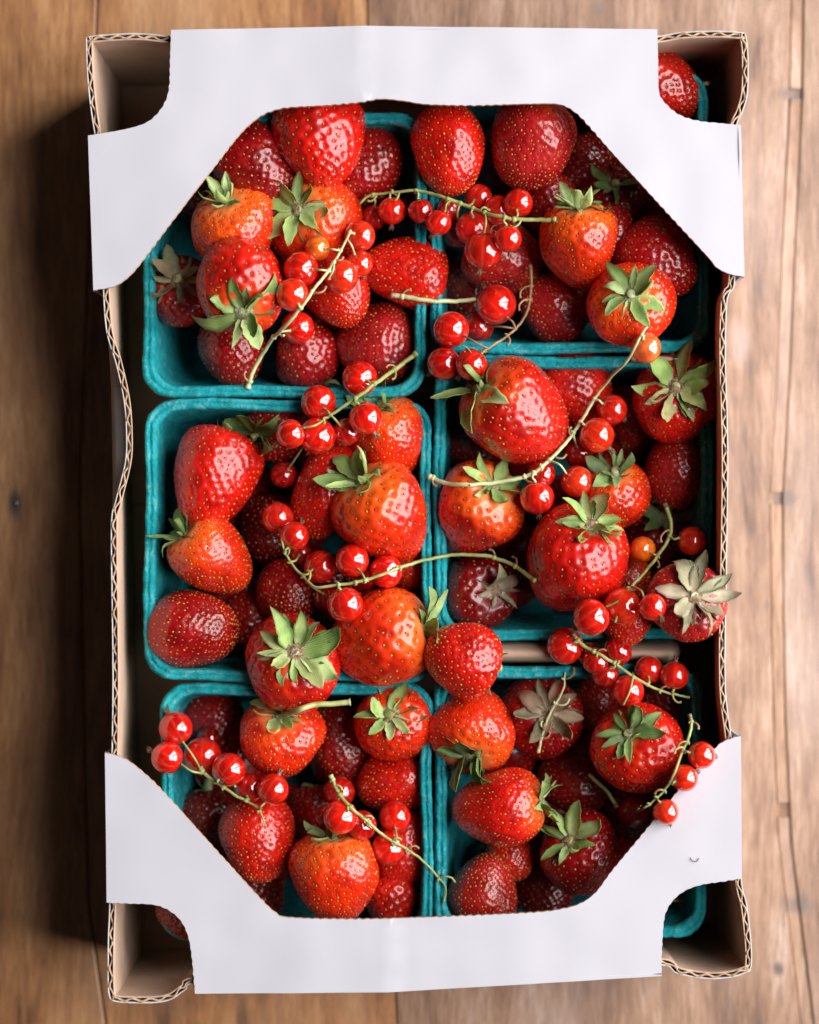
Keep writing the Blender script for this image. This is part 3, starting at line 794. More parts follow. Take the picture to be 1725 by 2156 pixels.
# x, y, length, width, direction of the tip (deg), lift of the tip (deg), layer, colour, pale shoulder 0-1, calyx, label, extras
# calyx: (kind, sepals, length, palette, stem length, tint)
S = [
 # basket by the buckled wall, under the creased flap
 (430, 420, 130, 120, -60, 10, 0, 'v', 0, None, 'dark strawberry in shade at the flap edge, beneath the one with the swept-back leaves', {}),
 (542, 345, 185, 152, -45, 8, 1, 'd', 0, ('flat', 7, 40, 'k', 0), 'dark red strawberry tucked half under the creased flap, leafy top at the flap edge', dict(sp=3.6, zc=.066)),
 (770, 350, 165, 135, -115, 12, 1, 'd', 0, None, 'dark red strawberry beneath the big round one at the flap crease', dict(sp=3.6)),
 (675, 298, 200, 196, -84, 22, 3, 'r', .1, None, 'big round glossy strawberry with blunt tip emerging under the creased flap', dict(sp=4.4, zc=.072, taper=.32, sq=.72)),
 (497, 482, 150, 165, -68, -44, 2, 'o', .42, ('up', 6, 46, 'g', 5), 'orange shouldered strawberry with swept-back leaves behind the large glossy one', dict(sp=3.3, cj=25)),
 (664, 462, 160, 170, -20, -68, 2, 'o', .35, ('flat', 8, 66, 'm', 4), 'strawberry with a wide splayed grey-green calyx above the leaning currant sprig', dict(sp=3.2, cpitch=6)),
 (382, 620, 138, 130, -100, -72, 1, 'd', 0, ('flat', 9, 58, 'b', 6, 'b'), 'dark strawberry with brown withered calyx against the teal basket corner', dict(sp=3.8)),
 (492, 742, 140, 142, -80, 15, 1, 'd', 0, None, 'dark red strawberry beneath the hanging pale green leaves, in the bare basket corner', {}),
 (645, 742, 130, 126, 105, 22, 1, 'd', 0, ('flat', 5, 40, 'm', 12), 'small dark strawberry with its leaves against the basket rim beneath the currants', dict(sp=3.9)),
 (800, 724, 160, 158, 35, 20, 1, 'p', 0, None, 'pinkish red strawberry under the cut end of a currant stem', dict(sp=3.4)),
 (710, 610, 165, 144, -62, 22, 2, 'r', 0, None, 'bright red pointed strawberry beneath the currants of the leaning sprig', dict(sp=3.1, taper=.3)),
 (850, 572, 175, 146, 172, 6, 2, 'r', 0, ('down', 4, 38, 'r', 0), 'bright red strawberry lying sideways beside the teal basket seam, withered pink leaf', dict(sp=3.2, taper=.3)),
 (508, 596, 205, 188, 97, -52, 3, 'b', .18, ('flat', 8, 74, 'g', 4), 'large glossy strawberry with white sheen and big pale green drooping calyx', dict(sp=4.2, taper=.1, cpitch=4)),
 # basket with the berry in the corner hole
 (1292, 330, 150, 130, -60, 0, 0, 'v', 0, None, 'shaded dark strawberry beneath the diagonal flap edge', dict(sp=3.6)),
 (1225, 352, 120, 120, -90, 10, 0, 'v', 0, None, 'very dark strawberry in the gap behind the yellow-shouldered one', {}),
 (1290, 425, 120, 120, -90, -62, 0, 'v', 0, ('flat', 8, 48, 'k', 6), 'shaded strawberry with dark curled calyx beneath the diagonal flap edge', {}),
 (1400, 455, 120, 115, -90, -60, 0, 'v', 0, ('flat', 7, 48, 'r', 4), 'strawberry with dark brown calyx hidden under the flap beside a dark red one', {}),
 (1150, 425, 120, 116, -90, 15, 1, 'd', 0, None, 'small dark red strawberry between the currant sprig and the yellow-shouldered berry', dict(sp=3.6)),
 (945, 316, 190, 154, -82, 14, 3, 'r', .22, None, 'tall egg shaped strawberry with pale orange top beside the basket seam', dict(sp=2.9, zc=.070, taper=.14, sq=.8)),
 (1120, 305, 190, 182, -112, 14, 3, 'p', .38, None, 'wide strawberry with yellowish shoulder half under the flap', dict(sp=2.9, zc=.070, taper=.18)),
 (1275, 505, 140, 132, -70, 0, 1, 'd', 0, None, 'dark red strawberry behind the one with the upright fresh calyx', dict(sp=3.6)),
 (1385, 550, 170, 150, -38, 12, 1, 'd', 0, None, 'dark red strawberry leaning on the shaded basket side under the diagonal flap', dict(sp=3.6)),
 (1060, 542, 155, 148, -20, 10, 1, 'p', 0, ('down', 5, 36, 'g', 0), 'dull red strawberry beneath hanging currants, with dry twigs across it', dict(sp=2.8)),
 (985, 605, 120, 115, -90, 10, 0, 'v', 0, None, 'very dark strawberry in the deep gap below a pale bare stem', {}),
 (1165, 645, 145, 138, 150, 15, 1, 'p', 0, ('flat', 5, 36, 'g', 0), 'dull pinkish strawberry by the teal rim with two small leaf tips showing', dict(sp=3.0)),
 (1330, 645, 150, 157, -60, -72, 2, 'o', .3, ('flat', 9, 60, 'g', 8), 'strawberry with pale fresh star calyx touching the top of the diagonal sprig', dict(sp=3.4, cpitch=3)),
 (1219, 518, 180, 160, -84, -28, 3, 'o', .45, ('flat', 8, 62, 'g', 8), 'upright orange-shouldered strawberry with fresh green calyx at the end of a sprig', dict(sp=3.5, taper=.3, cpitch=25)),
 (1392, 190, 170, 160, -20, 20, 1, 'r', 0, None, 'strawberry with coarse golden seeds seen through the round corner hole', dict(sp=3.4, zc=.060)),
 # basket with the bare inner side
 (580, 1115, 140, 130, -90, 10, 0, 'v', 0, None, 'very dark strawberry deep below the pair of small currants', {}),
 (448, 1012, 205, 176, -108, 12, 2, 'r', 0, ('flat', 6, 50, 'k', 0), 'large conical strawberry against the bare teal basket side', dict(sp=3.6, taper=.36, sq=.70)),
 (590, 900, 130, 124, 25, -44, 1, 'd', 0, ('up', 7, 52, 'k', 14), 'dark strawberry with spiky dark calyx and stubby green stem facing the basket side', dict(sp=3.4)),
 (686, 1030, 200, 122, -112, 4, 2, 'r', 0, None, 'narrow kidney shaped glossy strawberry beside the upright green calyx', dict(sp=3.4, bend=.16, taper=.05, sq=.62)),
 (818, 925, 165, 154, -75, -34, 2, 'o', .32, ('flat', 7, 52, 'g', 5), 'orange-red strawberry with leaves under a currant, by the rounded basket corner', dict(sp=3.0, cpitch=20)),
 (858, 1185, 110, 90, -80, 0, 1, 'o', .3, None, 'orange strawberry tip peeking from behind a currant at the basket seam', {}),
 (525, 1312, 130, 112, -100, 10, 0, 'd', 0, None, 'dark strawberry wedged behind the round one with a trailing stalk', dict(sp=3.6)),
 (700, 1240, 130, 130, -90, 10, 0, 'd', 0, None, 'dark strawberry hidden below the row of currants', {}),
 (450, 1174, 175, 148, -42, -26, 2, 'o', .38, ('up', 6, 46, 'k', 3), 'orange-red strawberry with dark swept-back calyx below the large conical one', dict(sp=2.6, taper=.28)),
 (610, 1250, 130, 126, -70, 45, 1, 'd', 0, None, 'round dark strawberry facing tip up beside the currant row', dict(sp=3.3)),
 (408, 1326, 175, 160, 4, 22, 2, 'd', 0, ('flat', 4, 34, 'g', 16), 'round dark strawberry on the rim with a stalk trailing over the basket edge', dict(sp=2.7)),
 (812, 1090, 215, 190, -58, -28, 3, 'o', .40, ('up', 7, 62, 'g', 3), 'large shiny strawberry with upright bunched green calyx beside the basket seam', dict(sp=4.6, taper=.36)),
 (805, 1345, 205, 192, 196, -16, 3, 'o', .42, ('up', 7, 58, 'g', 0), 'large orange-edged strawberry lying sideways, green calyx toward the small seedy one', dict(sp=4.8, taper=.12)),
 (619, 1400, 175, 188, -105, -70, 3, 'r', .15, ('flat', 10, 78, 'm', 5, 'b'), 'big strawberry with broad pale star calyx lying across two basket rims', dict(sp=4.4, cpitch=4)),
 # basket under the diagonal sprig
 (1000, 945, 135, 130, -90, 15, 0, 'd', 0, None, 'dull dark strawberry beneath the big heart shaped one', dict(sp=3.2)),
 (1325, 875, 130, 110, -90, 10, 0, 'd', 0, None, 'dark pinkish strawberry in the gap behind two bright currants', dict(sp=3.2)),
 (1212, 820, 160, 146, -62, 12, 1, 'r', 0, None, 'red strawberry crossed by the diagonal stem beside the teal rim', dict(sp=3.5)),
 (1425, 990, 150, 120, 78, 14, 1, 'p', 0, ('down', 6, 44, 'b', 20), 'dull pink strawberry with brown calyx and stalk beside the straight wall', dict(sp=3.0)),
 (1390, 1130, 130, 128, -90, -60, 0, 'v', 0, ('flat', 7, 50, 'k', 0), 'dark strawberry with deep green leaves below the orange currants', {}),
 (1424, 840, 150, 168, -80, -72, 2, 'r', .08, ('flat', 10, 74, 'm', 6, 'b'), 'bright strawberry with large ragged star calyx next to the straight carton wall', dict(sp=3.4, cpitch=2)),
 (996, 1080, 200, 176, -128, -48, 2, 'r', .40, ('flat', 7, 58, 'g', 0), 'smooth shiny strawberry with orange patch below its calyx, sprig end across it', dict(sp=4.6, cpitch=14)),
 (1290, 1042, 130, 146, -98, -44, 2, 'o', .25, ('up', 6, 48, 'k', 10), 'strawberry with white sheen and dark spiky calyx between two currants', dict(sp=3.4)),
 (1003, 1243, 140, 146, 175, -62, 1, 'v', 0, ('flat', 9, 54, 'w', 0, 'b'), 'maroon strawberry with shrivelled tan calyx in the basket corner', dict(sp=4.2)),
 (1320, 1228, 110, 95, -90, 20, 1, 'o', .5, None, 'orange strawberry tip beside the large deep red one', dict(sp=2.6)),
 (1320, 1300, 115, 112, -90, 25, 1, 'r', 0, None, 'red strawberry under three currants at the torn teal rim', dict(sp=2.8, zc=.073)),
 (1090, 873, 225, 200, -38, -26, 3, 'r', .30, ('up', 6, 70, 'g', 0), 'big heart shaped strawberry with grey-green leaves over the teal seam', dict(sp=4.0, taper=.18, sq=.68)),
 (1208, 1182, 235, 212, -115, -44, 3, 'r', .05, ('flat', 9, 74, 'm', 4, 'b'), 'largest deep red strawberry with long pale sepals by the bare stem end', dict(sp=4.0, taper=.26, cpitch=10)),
 (1444, 1272, 150, 150, -110, -72, 3, 'p', 0, ('flat', 10, 68, 'w', 5, 'b'), 'strawberry with big dried beige star calyx resting on the straight wall', dict(sp=3.2, cpitch=2, zc=.086)),
 (970, 1384, 150, 148, 158, 16, 2, 'r', 0, ('down', 6, 44, 'm', 18), 'round seedy strawberry bridging the gap at the basket corners, stub stem beside it', dict(sp=3.3, zc=.082)),
 # basket showing in the pale kraft cut-out
 (455, 1525, 145, 128, -62, 14, 0, 'd', 0, None, 'dark strawberry behind the first currants of the short sprig', dict(sp=3.8)),
 (720, 1572, 175, 126, -72, 10, 0, 'd', 0, None, 'long dark strawberry below a cut stalk', dict(sp=3.0)),
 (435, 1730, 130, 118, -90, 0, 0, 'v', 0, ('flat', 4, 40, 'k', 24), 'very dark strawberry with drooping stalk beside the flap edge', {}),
 (545, 1885, 120, 110, -60, 0, 0, 'd', 0, None, 'dark strawberry disappearing under the flap below the pointed one', {}),
 (668, 1716, 115, 112, -90, 10, 0, 'd', 0, ('flat', 4, 40, 'k', 0), 'dark strawberry with a shaded leaf behind the sprig of dark currants', {}),
 (405, 1918, 135, 124, -40, 10, 1, 'd', 0, None, 'dark strawberry in the pale kraft cut-out corner', dict(zc=.064)),
 (825, 1645, 140, 130, 200, 12, 1, 'r', 0, ('down', 5, 40, 'b', 0), 'red strawberry with brown leaf touching the twin teal rims', dict(sp=3.2)),
 (850, 1782, 150, 112, 80, 8, 1, 'r', 0, ('flat', 6, 42, 'b', 0), 'red strawberry upside down over brown leaves beside the twin rims', dict(sp=2.9)),
 (826, 1898, 110, 108, -90, 12, 1, 'r', 0, None, 'small red strawberry beneath brown leaves at the flap edge', dict(sp=4)),
 (545, 1768, 170, 152, -84, 24, 2, 'r', 0, None, 'pointed strawberry with a dry sprig tip lying on it', dict(sp=2.9, taper=.22)),
 (592, 1560, 155, 160, -92, -46, 2, 'o', .18, ('flat', 7, 52, 'm', 4), 'strawberry with grey-green calyx and long bent stalk under the broad star one', dict(sp=3.1, cpitch=10, longstem=1)),
 (834, 1522, 140, 146, -70, -70, 2, 'o', .1, ('flat', 9, 58, 'm', 6, 'b'), 'strawberry with neat pointed star calyx and pinkish crown', dict(sp=3.6, cpitch=2)),
 (706, 1848, 190, 176, -86, -14, 3, 'o', .36, ('up', 5, 48, 'k', 3), 'orange-shouldered strawberry with wispy leaves standing at the flap edge', dict(sp=3.0, taper=.26)),
 # basket beside the flap with currants on it
 (1255, 1480, 120, 108, -90, 20, 0, 'd', 0, None, 'dark seedy strawberry below the sprig that spans the kraft gap', dict(sp=2.8)),
 (1410, 1490, 115, 104, -60, 20, 0, 'p', 0, None, 'dull strawberry below the end of the gap-spanning sprig', dict(sp=2.8)),
 (1215, 1640, 150, 132, -40, 10, 0, 'd', 0, None, 'dark strawberry in the hollow beside a short green stalk', dict(sp=3.2)),
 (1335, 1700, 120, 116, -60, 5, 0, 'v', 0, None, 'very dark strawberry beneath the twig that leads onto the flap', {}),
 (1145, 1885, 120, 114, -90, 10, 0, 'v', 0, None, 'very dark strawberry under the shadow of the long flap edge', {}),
 (1140, 1512, 150, 152, -100, -76, 1, 'd', 0, ('flat', 9, 64, 'r', 0, 'b'), 'dark strawberry with pinkish brown flopped calyx crossed by a bare twig', dict(sp=3.6)),
 (1077, 1806, 95, 92, -60, 30, 1, 'r', 0, None, 'tiny strawberry below the sideways one with orange end', dict(sp=2.9)),
 (1020, 1872, 145, 136, 82, 14, 1, 'p', 0, ('flat', 5, 42, 'm', 0), 'dull red strawberry with leaves at the flap edge by the twin rims', dict(sp=2.6)),
 (996, 1528, 165, 168, 84, -44, 2, 'o', .25, ('flat', 8, 70, 'k', 0), 'strawberry with dark green spread calyx hanging over the rim seam', dict(sp=3.3, cpitch=12)),
 (1228, 1798, 165, 158, -48, -54, 2, 'd', 0, ('flat', 8, 62, 'g', 5, 'b'), 'dark glossy strawberry with curled green and brown calyx by the long flap edge', dict(sp=3.6, cpitch=18)),
 (1050, 1700, 190, 158, 188, -14, 3, 'r', .3, ('up', 6, 52, 'g', 0), 'sideways strawberry with wrinkled tip and orange shoulder beside green leaves', dict(sp=2.9, taper=.22)),
 (1350, 1584, 195, 186, -48, -52, 3, 'b', .08, ('flat', 11, 58, 'k', 5), 'large bright strawberry with spiky grey-green star calyx beside the flap currants', dict(sp=4.0, taper=.3, cpitch=8)),
]
ZB = {0: .036, 1: .052, 2: .062, 3: .072}
RES, SOLID_V, SOLID_F, BERRIES = [], [], [], []
def settle(x, y, rad, z0, zcap):
    z = z0
    for _ in range(3):
        c = P(x, y, z); best = z0
        for (q, rq) in RES:
            d = math.hypot(c.x - q.x, c.y - q.y); s = (rad + rq) * .92
            if d < s: best = max(best, q.z + math.sqrt(s * s - d * d) * .62)
        z = min(best, zcap)
    return z
def orient(direction, lift, roll):
    a, t = R(direction), R(lift)
    tip = Vector((math.cos(a) * math.cos(t), math.sin(a) * math.cos(t), math.sin(t)))
    q = Vector((0, 0, -1)).rotation_difference(tip)
    return (q @ Quaternion((0, 0, 1), roll)).to_matrix().to_4x4()
def strawberry(idx, x, y, L, W, direction, lift, layer, colour, pale, cal, label, ex, deep=False):
    rs = random.Random(idx * 31 + 5)
    if lift <= -55: W *= 1.06; L *= 1.03
    k = 1.04 if layer == 3 else 1.08
    W *= k; L *= k
    rad = U(W, .075) / 2; cap = ex.get('zc', .0865 - (rad - .016) * .5)
    z = settle(x, y, rad * .93, ex.get('zc', ZB[layer]) if 'zc' in ex else ZB[layer], cap)
    Wm, Lm = U(W, z), U(L, z); c = P(x, y, z)
    RES.append((c, rad * .93))
    sh = Shape(Lm, Wm, ex.get('taper', rs.uniform(.05, .36)), ex.get('sq', rs.uniform(.68, .90)), ex.get('bend', rs.uniform(-.04, .04)), rs.uniform(.96, 1.05), rs.uniform(.03, .078), .055 if cal else .03, idx)
    M = Matrix.Translation(c) @ orient(direction, lift, rs.uniform(0, 6.28) if 'bend' not in ex else 1.5)
    root = empty('strawberry'); root.matrix_world = M
    tag(root, label, 'strawberry', GS)
    sp = ex.get('sp', 3.4) * .93 / 1000 * (Wm / .031) ** .35
    me, ms = make_fruit(sh, sp, depth=.00015 * sp * 1000 * (1.0 if sp < .004 else .85), nu=120 if not deep else 60, nv=92 if not deep else 48)
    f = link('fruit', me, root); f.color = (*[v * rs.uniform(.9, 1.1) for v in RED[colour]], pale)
    s = link('seeds', ms, root); s['kind'] = 'stuff'
    # coarse copy for resting the sprigs on
    th, ph, V = fruit_arrays(sh, 20, 14); b0 = len(SOLID_V)
    SOLID_V.extend(M @ Vector(v) for v in V.reshape(-1, 3)); SOLID_F.extend(tuple(int(k) + b0 for k in q) for q in grid_quads(20, 14))
    if cal:
        kind, n, ln, pal, stem = cal[:5]; tint = cal[5] if len(cal) > 5 else 'g'
        ztop = float(sh.pt(np.array([.02]), np.array([0.]))[0, 2]); xo = float(sh.pt(np.array([.02]), np.array([0.]))[0, 0])
        lm = U(ln * (1.32 if kind == 'up' else 1.14), z); cr = lm * .25
        cx = link('calyx', CAPS[tint], root); cx.location = (xo, 0, ztop + cr * .25); cx.scale = (cr, cr, cr)
        ph0 = rs.uniform(0, 6.28); cp = ex.get('cpitch', 0)
        for k in range(n):
            az = ph0 + 2 * math.pi * (k + rs.uniform(-.27, .27)) / n
            kk = kind
            if kind == 'flat' and rs.random() < .28: kk = rs.choice(['down', 'up'])
            pitch = {'flat': rs.uniform(-10, 26) + cp, 'down': rs.uniform(-8, 12) + cp, 'up': rs.uniform(22, 68) + cp}[kk if kind != 'up' else 'up']
            if kind == 'up' and rs.random() < .3: pitch -= 35
            sl = lm * rs.uniform(.60, 1.15)
            se = link('sepal', rs.choice(SEPALS[kk]), cx)
            Mx = Matrix.Rotation(az, 4, 'Z') @ Matrix.Translation((cr * .72, 0, rs.uniform(-.05, .12) * cr)) @ Matrix.Rotation(-R(pitch), 4, 'Y') @ Matrix.Rotation(rs.uniform(-.6, .6), 4, 'X') @ Matrix.Diagonal((sl, sl * rs.uniform(.70, 1.2), sl, 1))
            se.matrix_local = Matrix.Diagonal((1 / cr, 1 / cr, 1 / cr, 1)) @ Mx
            c1 = rs.choice(PAL[pal]); c2 = rs.choice(PAL[pal]); w = rs.random()
            se.color = (*[min(.8, (1.15 if pal in 'wbr' else 1.6) * (a * w + b * (1 - w))) for a, b in zip(c1, c2)], 1)
        for k in range(int(n * .8)):                 # narrow bractlets under the sepals
            az = ph0 + 2 * math.pi * (k + .5 + rs.uniform(-.3, .3)) / int(n * .8)
            sl = lm * rs.uniform(.55, .88); pitch = rs.uniform(-14, 14) + (30 if kind == 'up' else 0) + cp * .6
            se = link('sepal', rs.choice(SEPALS['up' if kind == 'up' else rs.choice(('flat', 'down'))]), cx)
            Mx = Matrix.Rotation(az, 4, 'Z') @ Matrix.Translation((cr * .70, 0, -.16 * cr)) @ Matrix.Rotation(-R(pitch), 4, 'Y') @ Matrix.Rotation(rs.uniform(-.8, .8), 4, 'X') @ Matrix.Diagonal((sl, sl * rs.uniform(.45, .7), sl, 1))
            se.matrix_local = Matrix.Diagonal((1 / cr, 1 / cr, 1 / cr, 1)) @ Mx
            c1 = rs.choice(PAL[pal]); w = rs.uniform(.75, 1.35)
            se.color = (*[min(.8, a * w) for a in c1], 1)
        if stem:
            sl = U(stem, z)
            pts = [Vector((xo, 0, ztop)), Vector((xo + sl * .05, sl * .04, ztop + cr * .3 + sl * .5)), Vector((xo + sl * .16, sl * .10, ztop + cr * .3 + sl))]
            rr = U(9.5, z)
            V, F = tube(catmull(pts, 4), [rr * (1.15 - .03 * i) for i in range(9)], 10)
            link('stem', mesh('stem', V, F), root, M_palestem if rs.random() < .6 else M_stem)
        if ex.get('longstem'):
            inv = M.inverted()
            q0 = M @ Vector((xo, 0, ztop)); zz = q0.z
            w = [q0, P(625, 1496, .092), P(662, 1484, .090), P(700, 1482, .088), P(738, 1478, .087)]
            V, F = tube([inv @ p for p in catmull(w, 6)], [U(6.0)] * 24 + [U(8.5)], 10)
            link('stem', mesh('stem', V, F), root, M_stem)
    BERRIES.append(root)
    return root
# lower layer that carries the heap; seen only through the gaps
low = {0: 'basket by the buckled wall under the creased flap', 1: 'basket whose berry shows in the corner hole', 2: 'basket with the bare inner side', 3: 'basket under the diagonal sprig', 4: 'basket in the pale kraft cut-out', 5: 'basket beside the flap with currants'}
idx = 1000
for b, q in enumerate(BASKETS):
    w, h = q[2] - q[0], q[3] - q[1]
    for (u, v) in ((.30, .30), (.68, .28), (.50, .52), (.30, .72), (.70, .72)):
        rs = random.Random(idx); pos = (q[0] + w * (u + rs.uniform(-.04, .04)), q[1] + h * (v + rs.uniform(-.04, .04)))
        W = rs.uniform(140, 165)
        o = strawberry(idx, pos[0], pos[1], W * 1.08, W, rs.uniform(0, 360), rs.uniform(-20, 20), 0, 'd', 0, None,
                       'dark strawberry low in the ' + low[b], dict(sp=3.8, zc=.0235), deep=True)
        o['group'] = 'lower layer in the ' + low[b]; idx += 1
RES.sort(key=lambda a: a[0].z)
for layer in range(4):
    for i, q in enumerate(S):
        if q[6] == layer: strawberry(i, *q)

# ------------------------------------------------------------------ currant sprigs
bpy.context.view_layer.update()
# baskets, flaps and wall tops also carry sprigs
for o in list(SC.objects):
    if o.type == 'MESH' and o.name.split('.')[0] in ('rim', 'top_flap'):
        b0 = len(SOLID_V); mw = o.matrix_world
        SOLID_V.extend(mw @ v.co for v in o.data.vertices)
        SOLID_F.extend(tuple(k + b0 for k in p.vertices) for p in o.data.polygons)
BVH = BVHTree.FromPolygons(SOLID_V, SOLID_F)
CUR = []                                            # currants already placed
def drop(x, y, r, zmin, bite=.85, others=True):
    """lowest height at which a ball of radius r on the sheet point x, y rests on what lies below"""
    z = .125
    for _ in range(160):
        p = P(x, y, z); near = BVH.find_nearest(p, .08)
        d = near[3] - r * bite if near[0] is not None else .05
        if others:
            for (q, rq) in CUR: d = min(d, (p - q).length - (r + rq) * .93)
        if d < .00012: break
        z -= max(d * .9, .00012)
        if z < zmin: return zmin
    return max(z, zmin)
def currant_mesh(seed):
    sh = Shape(1.94, 2.0, .02, .98, 0, 1.0, .006, .02, seed)
    th, ph, V = fruit_arrays(sh, 36, 26); return np_mesh('berry', V.reshape(-1, 3), grid_quads(36, 26), M_currant)
CM = [currant_mesh(i) for i in range(4)]
def remnant_mesh(seed):
    rs = random.Random(seed); V, F = tube([Vector((0, 0, -.10)), Vector((0, 0, .05)), Vector((0, 0, .16)), Vector((.01, 0, .24))], [.20, .20, .16, .19], 9)
    for k in range(6):
        a = k * 1.05 + rs.uniform(-.3, .3); d = Vector((math.cos(a), math.sin(a), 0))
        tube([Vector((0, 0, .16)) + d * .10, Vector((0, 0, .34)) + d * .16, Vector((0, 0, rs.uniform(.38, .6))) + d * rs.uniform(.05, .3)], [.07, .055, .02], 5, V, F)
    me = mesh('flower_remnant', V, F); me.materials.append(M_dry); return me
RM = [remnant_mesh(i) for i in range(3)]
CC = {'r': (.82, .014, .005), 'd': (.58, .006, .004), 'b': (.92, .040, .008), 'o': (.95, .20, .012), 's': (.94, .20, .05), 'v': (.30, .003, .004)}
GC = 'red currant sprigs scattered over the strawberries'
def sprig(label, stem, berries, rad=4.2, mat=None, zmin=.070, buds=0, tipr=.6, lift=0.0, name='currant_sprig', cat='currants', bare=False, zfix=None):
    mat = mat or M_stem
    rs = random.Random(len(label) * 7 + int(stem[0][0]))
    # berries rest first, the stem then lies over strawberries and between them
    placed = []
    for q in sorted(berries, key=lambda q: {'v': 0, 'd': 1}.get(q[3] if len(q) > 3 else 'r', 2)):
        x, y, r = q[:3]; colour = q[3] if len(q) > 3 else 'r'
        r *= 1.07 + .10 * noise.noise((x * .37, y * .37, 0)); rr = U(r, .088); low_ = {'d': .060, 'v': .052}.get(colour, zmin)
        z = min(drop(x, y, rr, low_), q[4] if len(q) > 4 else .1085)
        p = P(x, y, z); rr = U(r, z); CUR.append((p, rr)); placed.append((p, rr, colour))
    S2 = [Vector((x, y)) for x, y in stem]
    path2 = resample(catmull([Vector((p.x, p.y, 0)) for p in S2], 8), 7.0)
    path2 = [p + Vector((1.6 * noise.noise((i * .35, rad, 4)) + .8 * noise.noise((i * .9, rad, 8)), 1.6 * noise.noise((i * .35, rad, 14)) + .8 * noise.noise((i * .9, rad, 18)), 0)) for i, p in enumerate(path2)]
    zr = [drop(p.x, p.y, U(rad + 1), zmin, 1.0, others=False) for p in path2]
    # near its own berries the stalk rides at about their height
    for i, p in enumerate(path2):
        for (q, rr, _c) in placed:
            w = P(p.x, p.y, q.z)
            dd = math.hypot(w.x - q.x, w.y - q.y)
            if dd < rr * 1.0: zr[i] = max(zr[i], q.z + math.sqrt(max(rr * rr - dd * dd, 0)) + U(rad))
            elif dd < rr * 2: zr[i] = max(zr[i], q.z)
    if zfix: zr = [zfix] * len(zr)
    zz = list(zr)
    for _ in range(60):
        zz = [max(zr[i], .5 * (zz[max(0, i - 1)] + zz[min(len(zz) - 1, i + 1)]) - .00005) for i in range(len(zz))]
    for _ in range(6):
        zz = [(zz[max(0, i - 1)] + 2 * zz[i] + zz[min(len(zz) - 1, i + 1)]) / 4 for i in range(len(zz))]
    W = [P(p.x, p.y, min(z + lift, .116)) for p, z in zip(path2, zz)]
    root = empty(name, W[0]); o0 = W[0].copy(); tag(root, label, cat, GC if not bare else 'loose bare stalks')
    n = len(W)
    radii = [U(rad) * (1 - (1 - tipr) * i / (n - 1)) * (1 + .10 * noise.noise((i * .9, rad, 1))) for i in range(n)]
    radii[0] *= 1.25
    V, F = tube([p - o0 for p in W], radii, 10)
    st = link('stem', mesh('stem', V, F), root, mat)
    used = []
    def node_bump(i):
        q = W[i] - o0; t = (W[min(n - 1, i + 1)] - W[max(0, i - 1)]).normalized()
        VV, FF = tube([q - t * U(5), q - t * U(1.5), q + t * U(2), q + t * U(6)], [radii[i] * .9, radii[i] * 1.45, radii[i] * 1.5, radii[i] * .85], 9)
        s = t.cross(Vector((0, 0, 1))).normalized() * rs.choice((-1, 1))
        tube([q, q + s * U(4.5) + Vector((0, 0, U(2))), q + s * U(6.5) + t * U(4) + Vector((0, 0, U(3)))], [U(3.0), U(2.2), U(.8)], 6, VV, FF)
        link('node', mesh('node', VV, FF), root, mat)
    for (p, rr, colour) in placed:
        b = link('berry', rs.choice(CM), root); b.scale = (rr,) * 3
        # stalk leaves the stem a little above the berry and bends to it
        best = min(range(n), key=lambda i: (W[i] - p).length + rs.uniform(0, .004)); j = best
        a = W[j]; d = a - p
        if d.length < rr * 1.05: d = Vector((rs.uniform(-1, 1), rs.uniform(-1, 1), .4))
        d.normalize(); d = (d + Vector((0, 0, .35))).normalized()
        M = Matrix.Translation(p - o0) @ Vector((0, 0, 1)).rotation_difference(d).to_matrix().to_4x4() @ Matrix.Rotation(rs.uniform(0, 6.28), 4, 'Z') @ Matrix.Diagonal((rr, rr, rr, 1))
        b.matrix_local = M
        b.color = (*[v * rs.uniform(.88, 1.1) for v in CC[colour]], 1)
        fr = link('flower_remnant', rs.choice(RM), b); fr.matrix_local = Matrix.Rotation(math.pi + rs.uniform(-.25, .25), 4, 'X') @ Matrix.Translation((0, 0, .93)) @ Matrix.Diagonal((.9, .9, .9, 1))
        e = p + d * rr * .98
        side = (a - e).cross(Vector((0, 0, 1)))
        side = side.normalized() if side.length > 1e-6 else Vector((1, 0, 0))
        midp = (a + e) / 2 + Vector((0, 0, min(.0035, (a - e).length * .35))) + side * rs.uniform(-.0012, .0012)
        pts = catmull([a - o0, midp - o0, e + d * U(3) - o0, e - o0], 5)
        V, F = tube(pts, [U(2.3)] * (len(pts) - 4) + [U(2.5), U(2.8), U(3.4), U(3.6)], 7)
        link('pedicel', mesh('pedicel', V, F), root, mat)
        if all(abs(j - k) > 2 for k in used): used.append(j); node_bump(j)
    # empty stalks where berries have come off
    for k in range(buds):
        i = rs.randrange(1, n - 1)
        t = (W[min(n - 1, i + 1)] - W[i - 1]).normalized(); s = t.cross(Vector((0, 0, 1))).normalized() * rs.choice((-1, 1))
        q = W[i] - o0; ln = U(rs.uniform(14, 30))
        pts = catmull([q, q + s * ln * .45 + t * ln * .15 + Vector((0, 0, ln * .25)), q + s * ln * .75 + t * ln * .55 + Vector((0, 0, ln * .3)), q + s * ln * .7 + t * ln * .95 + Vector((0, 0, ln * .2))], 4)
        m = len(pts); V, F = tube(pts, [U(2.2)] * (m - 2) + [U(2.8), U(3.2)], 7)
        link('pedicel', mesh('pedicel', V, F), root, rs.choice((mat, M_twig)))
        if all(abs(i - k2) > 2 for k2 in used): used.append(i); node_bump(i)
    # cut end, a little swollen and browned
    V, F = tube([W[0] - o0 + (W[0] - W[1]).normalized() * U(3), W[0] - o0, W[1] - o0], [U(rad * 1.3), U(rad * 1.45), U(rad * 1.05)], 10)
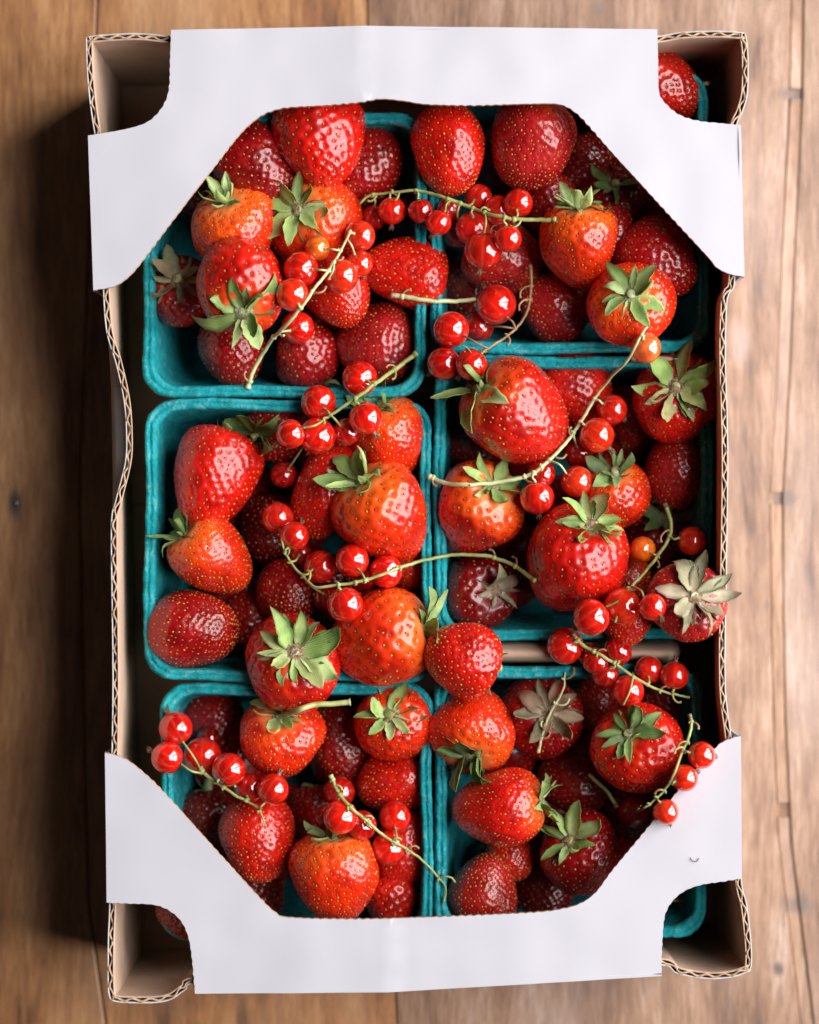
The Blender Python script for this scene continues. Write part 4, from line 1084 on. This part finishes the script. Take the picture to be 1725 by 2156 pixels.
    link('cut_end', mesh('cut_end', V, F), root, M_dry if rs.random() < .5 else mat)
    return root

sprig('arching currant sprig with a dark green stem joining the upright fresh calyx', [(1168, 462), (1105, 463), (1060, 458), (1010, 445), (960, 425), (915, 409), (875, 401), (830, 405), (778, 412), (757, 430)],
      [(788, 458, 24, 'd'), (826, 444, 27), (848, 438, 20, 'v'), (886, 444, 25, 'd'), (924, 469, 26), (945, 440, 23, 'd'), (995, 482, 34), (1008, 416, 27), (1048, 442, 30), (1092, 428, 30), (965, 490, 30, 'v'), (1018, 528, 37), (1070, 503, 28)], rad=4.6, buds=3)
sprig('leaning currant sprig with a brown knobbed end resting on the teal rim', [(522, 816), (530, 790), (548, 755), (573, 715), (605, 682), (640, 640), (668, 600), (698, 560), (722, 520), (738, 484)],
      [(758, 497, 32, 'b'), (757, 555, 27, 'b'), (718, 581, 34, 'b'), (668, 523, 25, 'o'), (634, 567, 33), (616, 620, 32, 'b'), (628, 690, 32)], rad=4.6, mat=M_palestem, buds=4)
sprig('bent currant sprig with a dry brown end in the gap between baskets', [(1116, 560), (1119, 600), (1112, 650), (1092, 685), (1062, 712), (1022, 737)],
      [(1045, 641, 38), (950, 694, 36), (1008, 686, 32, 'd'), (935, 766, 33, 'd'), (993, 768, 34)], rad=3.8, mat=M_twig, buds=3)
sprig('short thick-stemmed currant sprig beside the spiky dark calyx', [(876, 745), (845, 768), (800, 800), (760, 830), (720, 858), (684, 882)],
      [(758, 797, 35), (671, 848, 34), (770, 881, 33), (668, 918, 35), (730, 910, 27, 'd'), (612, 914, 31), (598, 1000, 26, 'd')], rad=5.2, buds=2)
sprig('long curved currant sprig reaching over the seam toward the largest strawberry', [(1126, 1222), (1080, 1190), (1030, 1172), (970, 1168), (910, 1176), (850, 1192), (790, 1215), (740, 1228), (700, 1233), (665, 1236), (640, 1215), (615, 1188), (601, 1164)],
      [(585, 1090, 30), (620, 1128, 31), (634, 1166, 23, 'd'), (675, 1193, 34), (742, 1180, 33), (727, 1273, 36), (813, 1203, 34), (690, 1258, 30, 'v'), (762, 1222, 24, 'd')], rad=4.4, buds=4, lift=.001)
sprig('long diagonal currant sprig with a pale stem and one striped orange currant', [(905, 1003), (940, 1018), (1000, 1020), (1070, 1012), (1115, 1000), (1150, 975), (1180, 945), (1205, 915), (1225, 885), (1255, 835), (1290, 790), (1322, 758), (1345, 715), (1366, 682)],
      [(1360, 733, 31, 's'), (1289, 863, 31), (1257, 917, 34, 'b'), (1217, 952, 29, 'd'), (1215, 1014, 32, 'b'), (1131, 1048, 34), (1140, 998, 28, 'd')], rad=5.0, mat=M_palestem, buds=4)
sprig('currant sprig with two orange currants beside the dried beige star calyx', [(1400, 1062), (1412, 1095), (1412, 1125), (1398, 1152), (1378, 1180), (1355, 1208), (1325, 1240)],
      [(1353, 1157, 26, 'o'), (1457, 1139, 29, 'b'), (1311, 1278, 37, 'b'), (1245, 1300, 37), (1375, 1278, 28)], rad=4.6, buds=2)
sprig('currant sprig spanning the kraft gap between two baskets', [(1206, 1336), (1232, 1362), (1270, 1382), (1310, 1408), (1345, 1432), (1380, 1450), (1420, 1462), (1452, 1468)],
      [(1190, 1360, 36), (1240, 1378, 25, 'v', .07), (1255, 1392, 27, 'd', .078), (1275, 1420, 27, 'd', .078), (1300, 1372, 30, 'd', .078), (1366, 1410, 28), (1420, 1423, 29), (1323, 1455, 32)], rad=4.2, buds=3)
sprig('thin currant sprig whose bright currants lie on the white flap', [(1452, 1506), (1456, 1530), (1447, 1562), (1430, 1600), (1412, 1645), (1385, 1680), (1356, 1702)],
      [(1478, 1590, 28, 'b'), (1442, 1638, 27, 'b'), (1402, 1710, 26, 'b'), (1337, 1708, 31, 'd')], rad=3.4, buds=4)
sprig('short currant sprig spilling over the teal rim toward the flap', [(425, 1624), (460, 1650), (500, 1677), (525, 1690), (545, 1702), (556, 1732), (562, 1745)],
      [(370, 1533, 34), (352, 1595, 33), (427, 1592, 38), (482, 1620, 34), (525, 1660, 29, 'd'), (575, 1662, 31), (440, 1556, 24, 'v')], rad=4.2, tipr=.4, buds=1)
sprig('currant sprig whose dry tip hangs over the twin teal rims', [(697, 1634), (716, 1675), (745, 1706), (780, 1735), (815, 1765), (855, 1787), (890, 1812), (916, 1840), (938, 1868), (934, 1902)],
      [(715, 1668, 33, 'd'), (717, 1720, 35), (832, 1720, 33), (820, 1785, 34), (762, 1738, 30, 'd'), (690, 1722, 26, 'v')], rad=4.2, tipr=.5, buds=5)
sprig('pale bare stem lying from the sideways strawberry to a currant', [(826, 621), (865, 627), (905, 633), (950, 634), (1003, 630)], [], rad=5.4, mat=M_palestem, name='fruit_stalk', cat='stalk', bare=True, tipr=.8, buds=1)
sprig('thin bare twig with tiny buds lying on the pinkish brown calyx', [(1134, 1582), (1146, 1535), (1165, 1490), (1186, 1452), (1190, 1415)], [], rad=3.2, mat=M_palestem, name='bare_twig', cat='twig', bare=True, buds=4)
sprig('short green cut stalk standing in the hollow beside the large bright strawberry', [(1298, 1698), (1280, 1668), (1258, 1648), (1240, 1630)], [], rad=4.4, name='cut_stalk', cat='stalk', bare=True, zmin=.066, tipr=.9)
sprig('thin dry twiglet looped over the hanging currants', [(1022, 520), (1040, 500), (1062, 492), (1088, 478)], [], rad=2.2, mat=M_twig, name='dry_twig', cat='twig', bare=True, buds=2)
sprig('tiny pale stalk seen inside the shaded round corner hole by the flap currants', [(1456, 1898), (1430, 1896), (1402, 1896)], [], rad=4.0, mat=M_twig, name='cut_stalk', cat='stalk', bare=True, zmin=.06, tipr=.9, zfix=.052)

# thin curved hair lying on the white flap by the currants
V, F = tube(catmull([P(1454, 1806, ZTOP + .0006), P(1459, 1813, ZTOP + .0010), P(1467, 1814, ZTOP + .0010), P(1472, 1807, ZTOP + .0006)], 5), .00016, 6)
tag(link('fibre_curl', mesh('fibre_curl', V, F), None, M_dry), 'tiny curled dark fibre lying on the white flap near the currants', 'fibre')
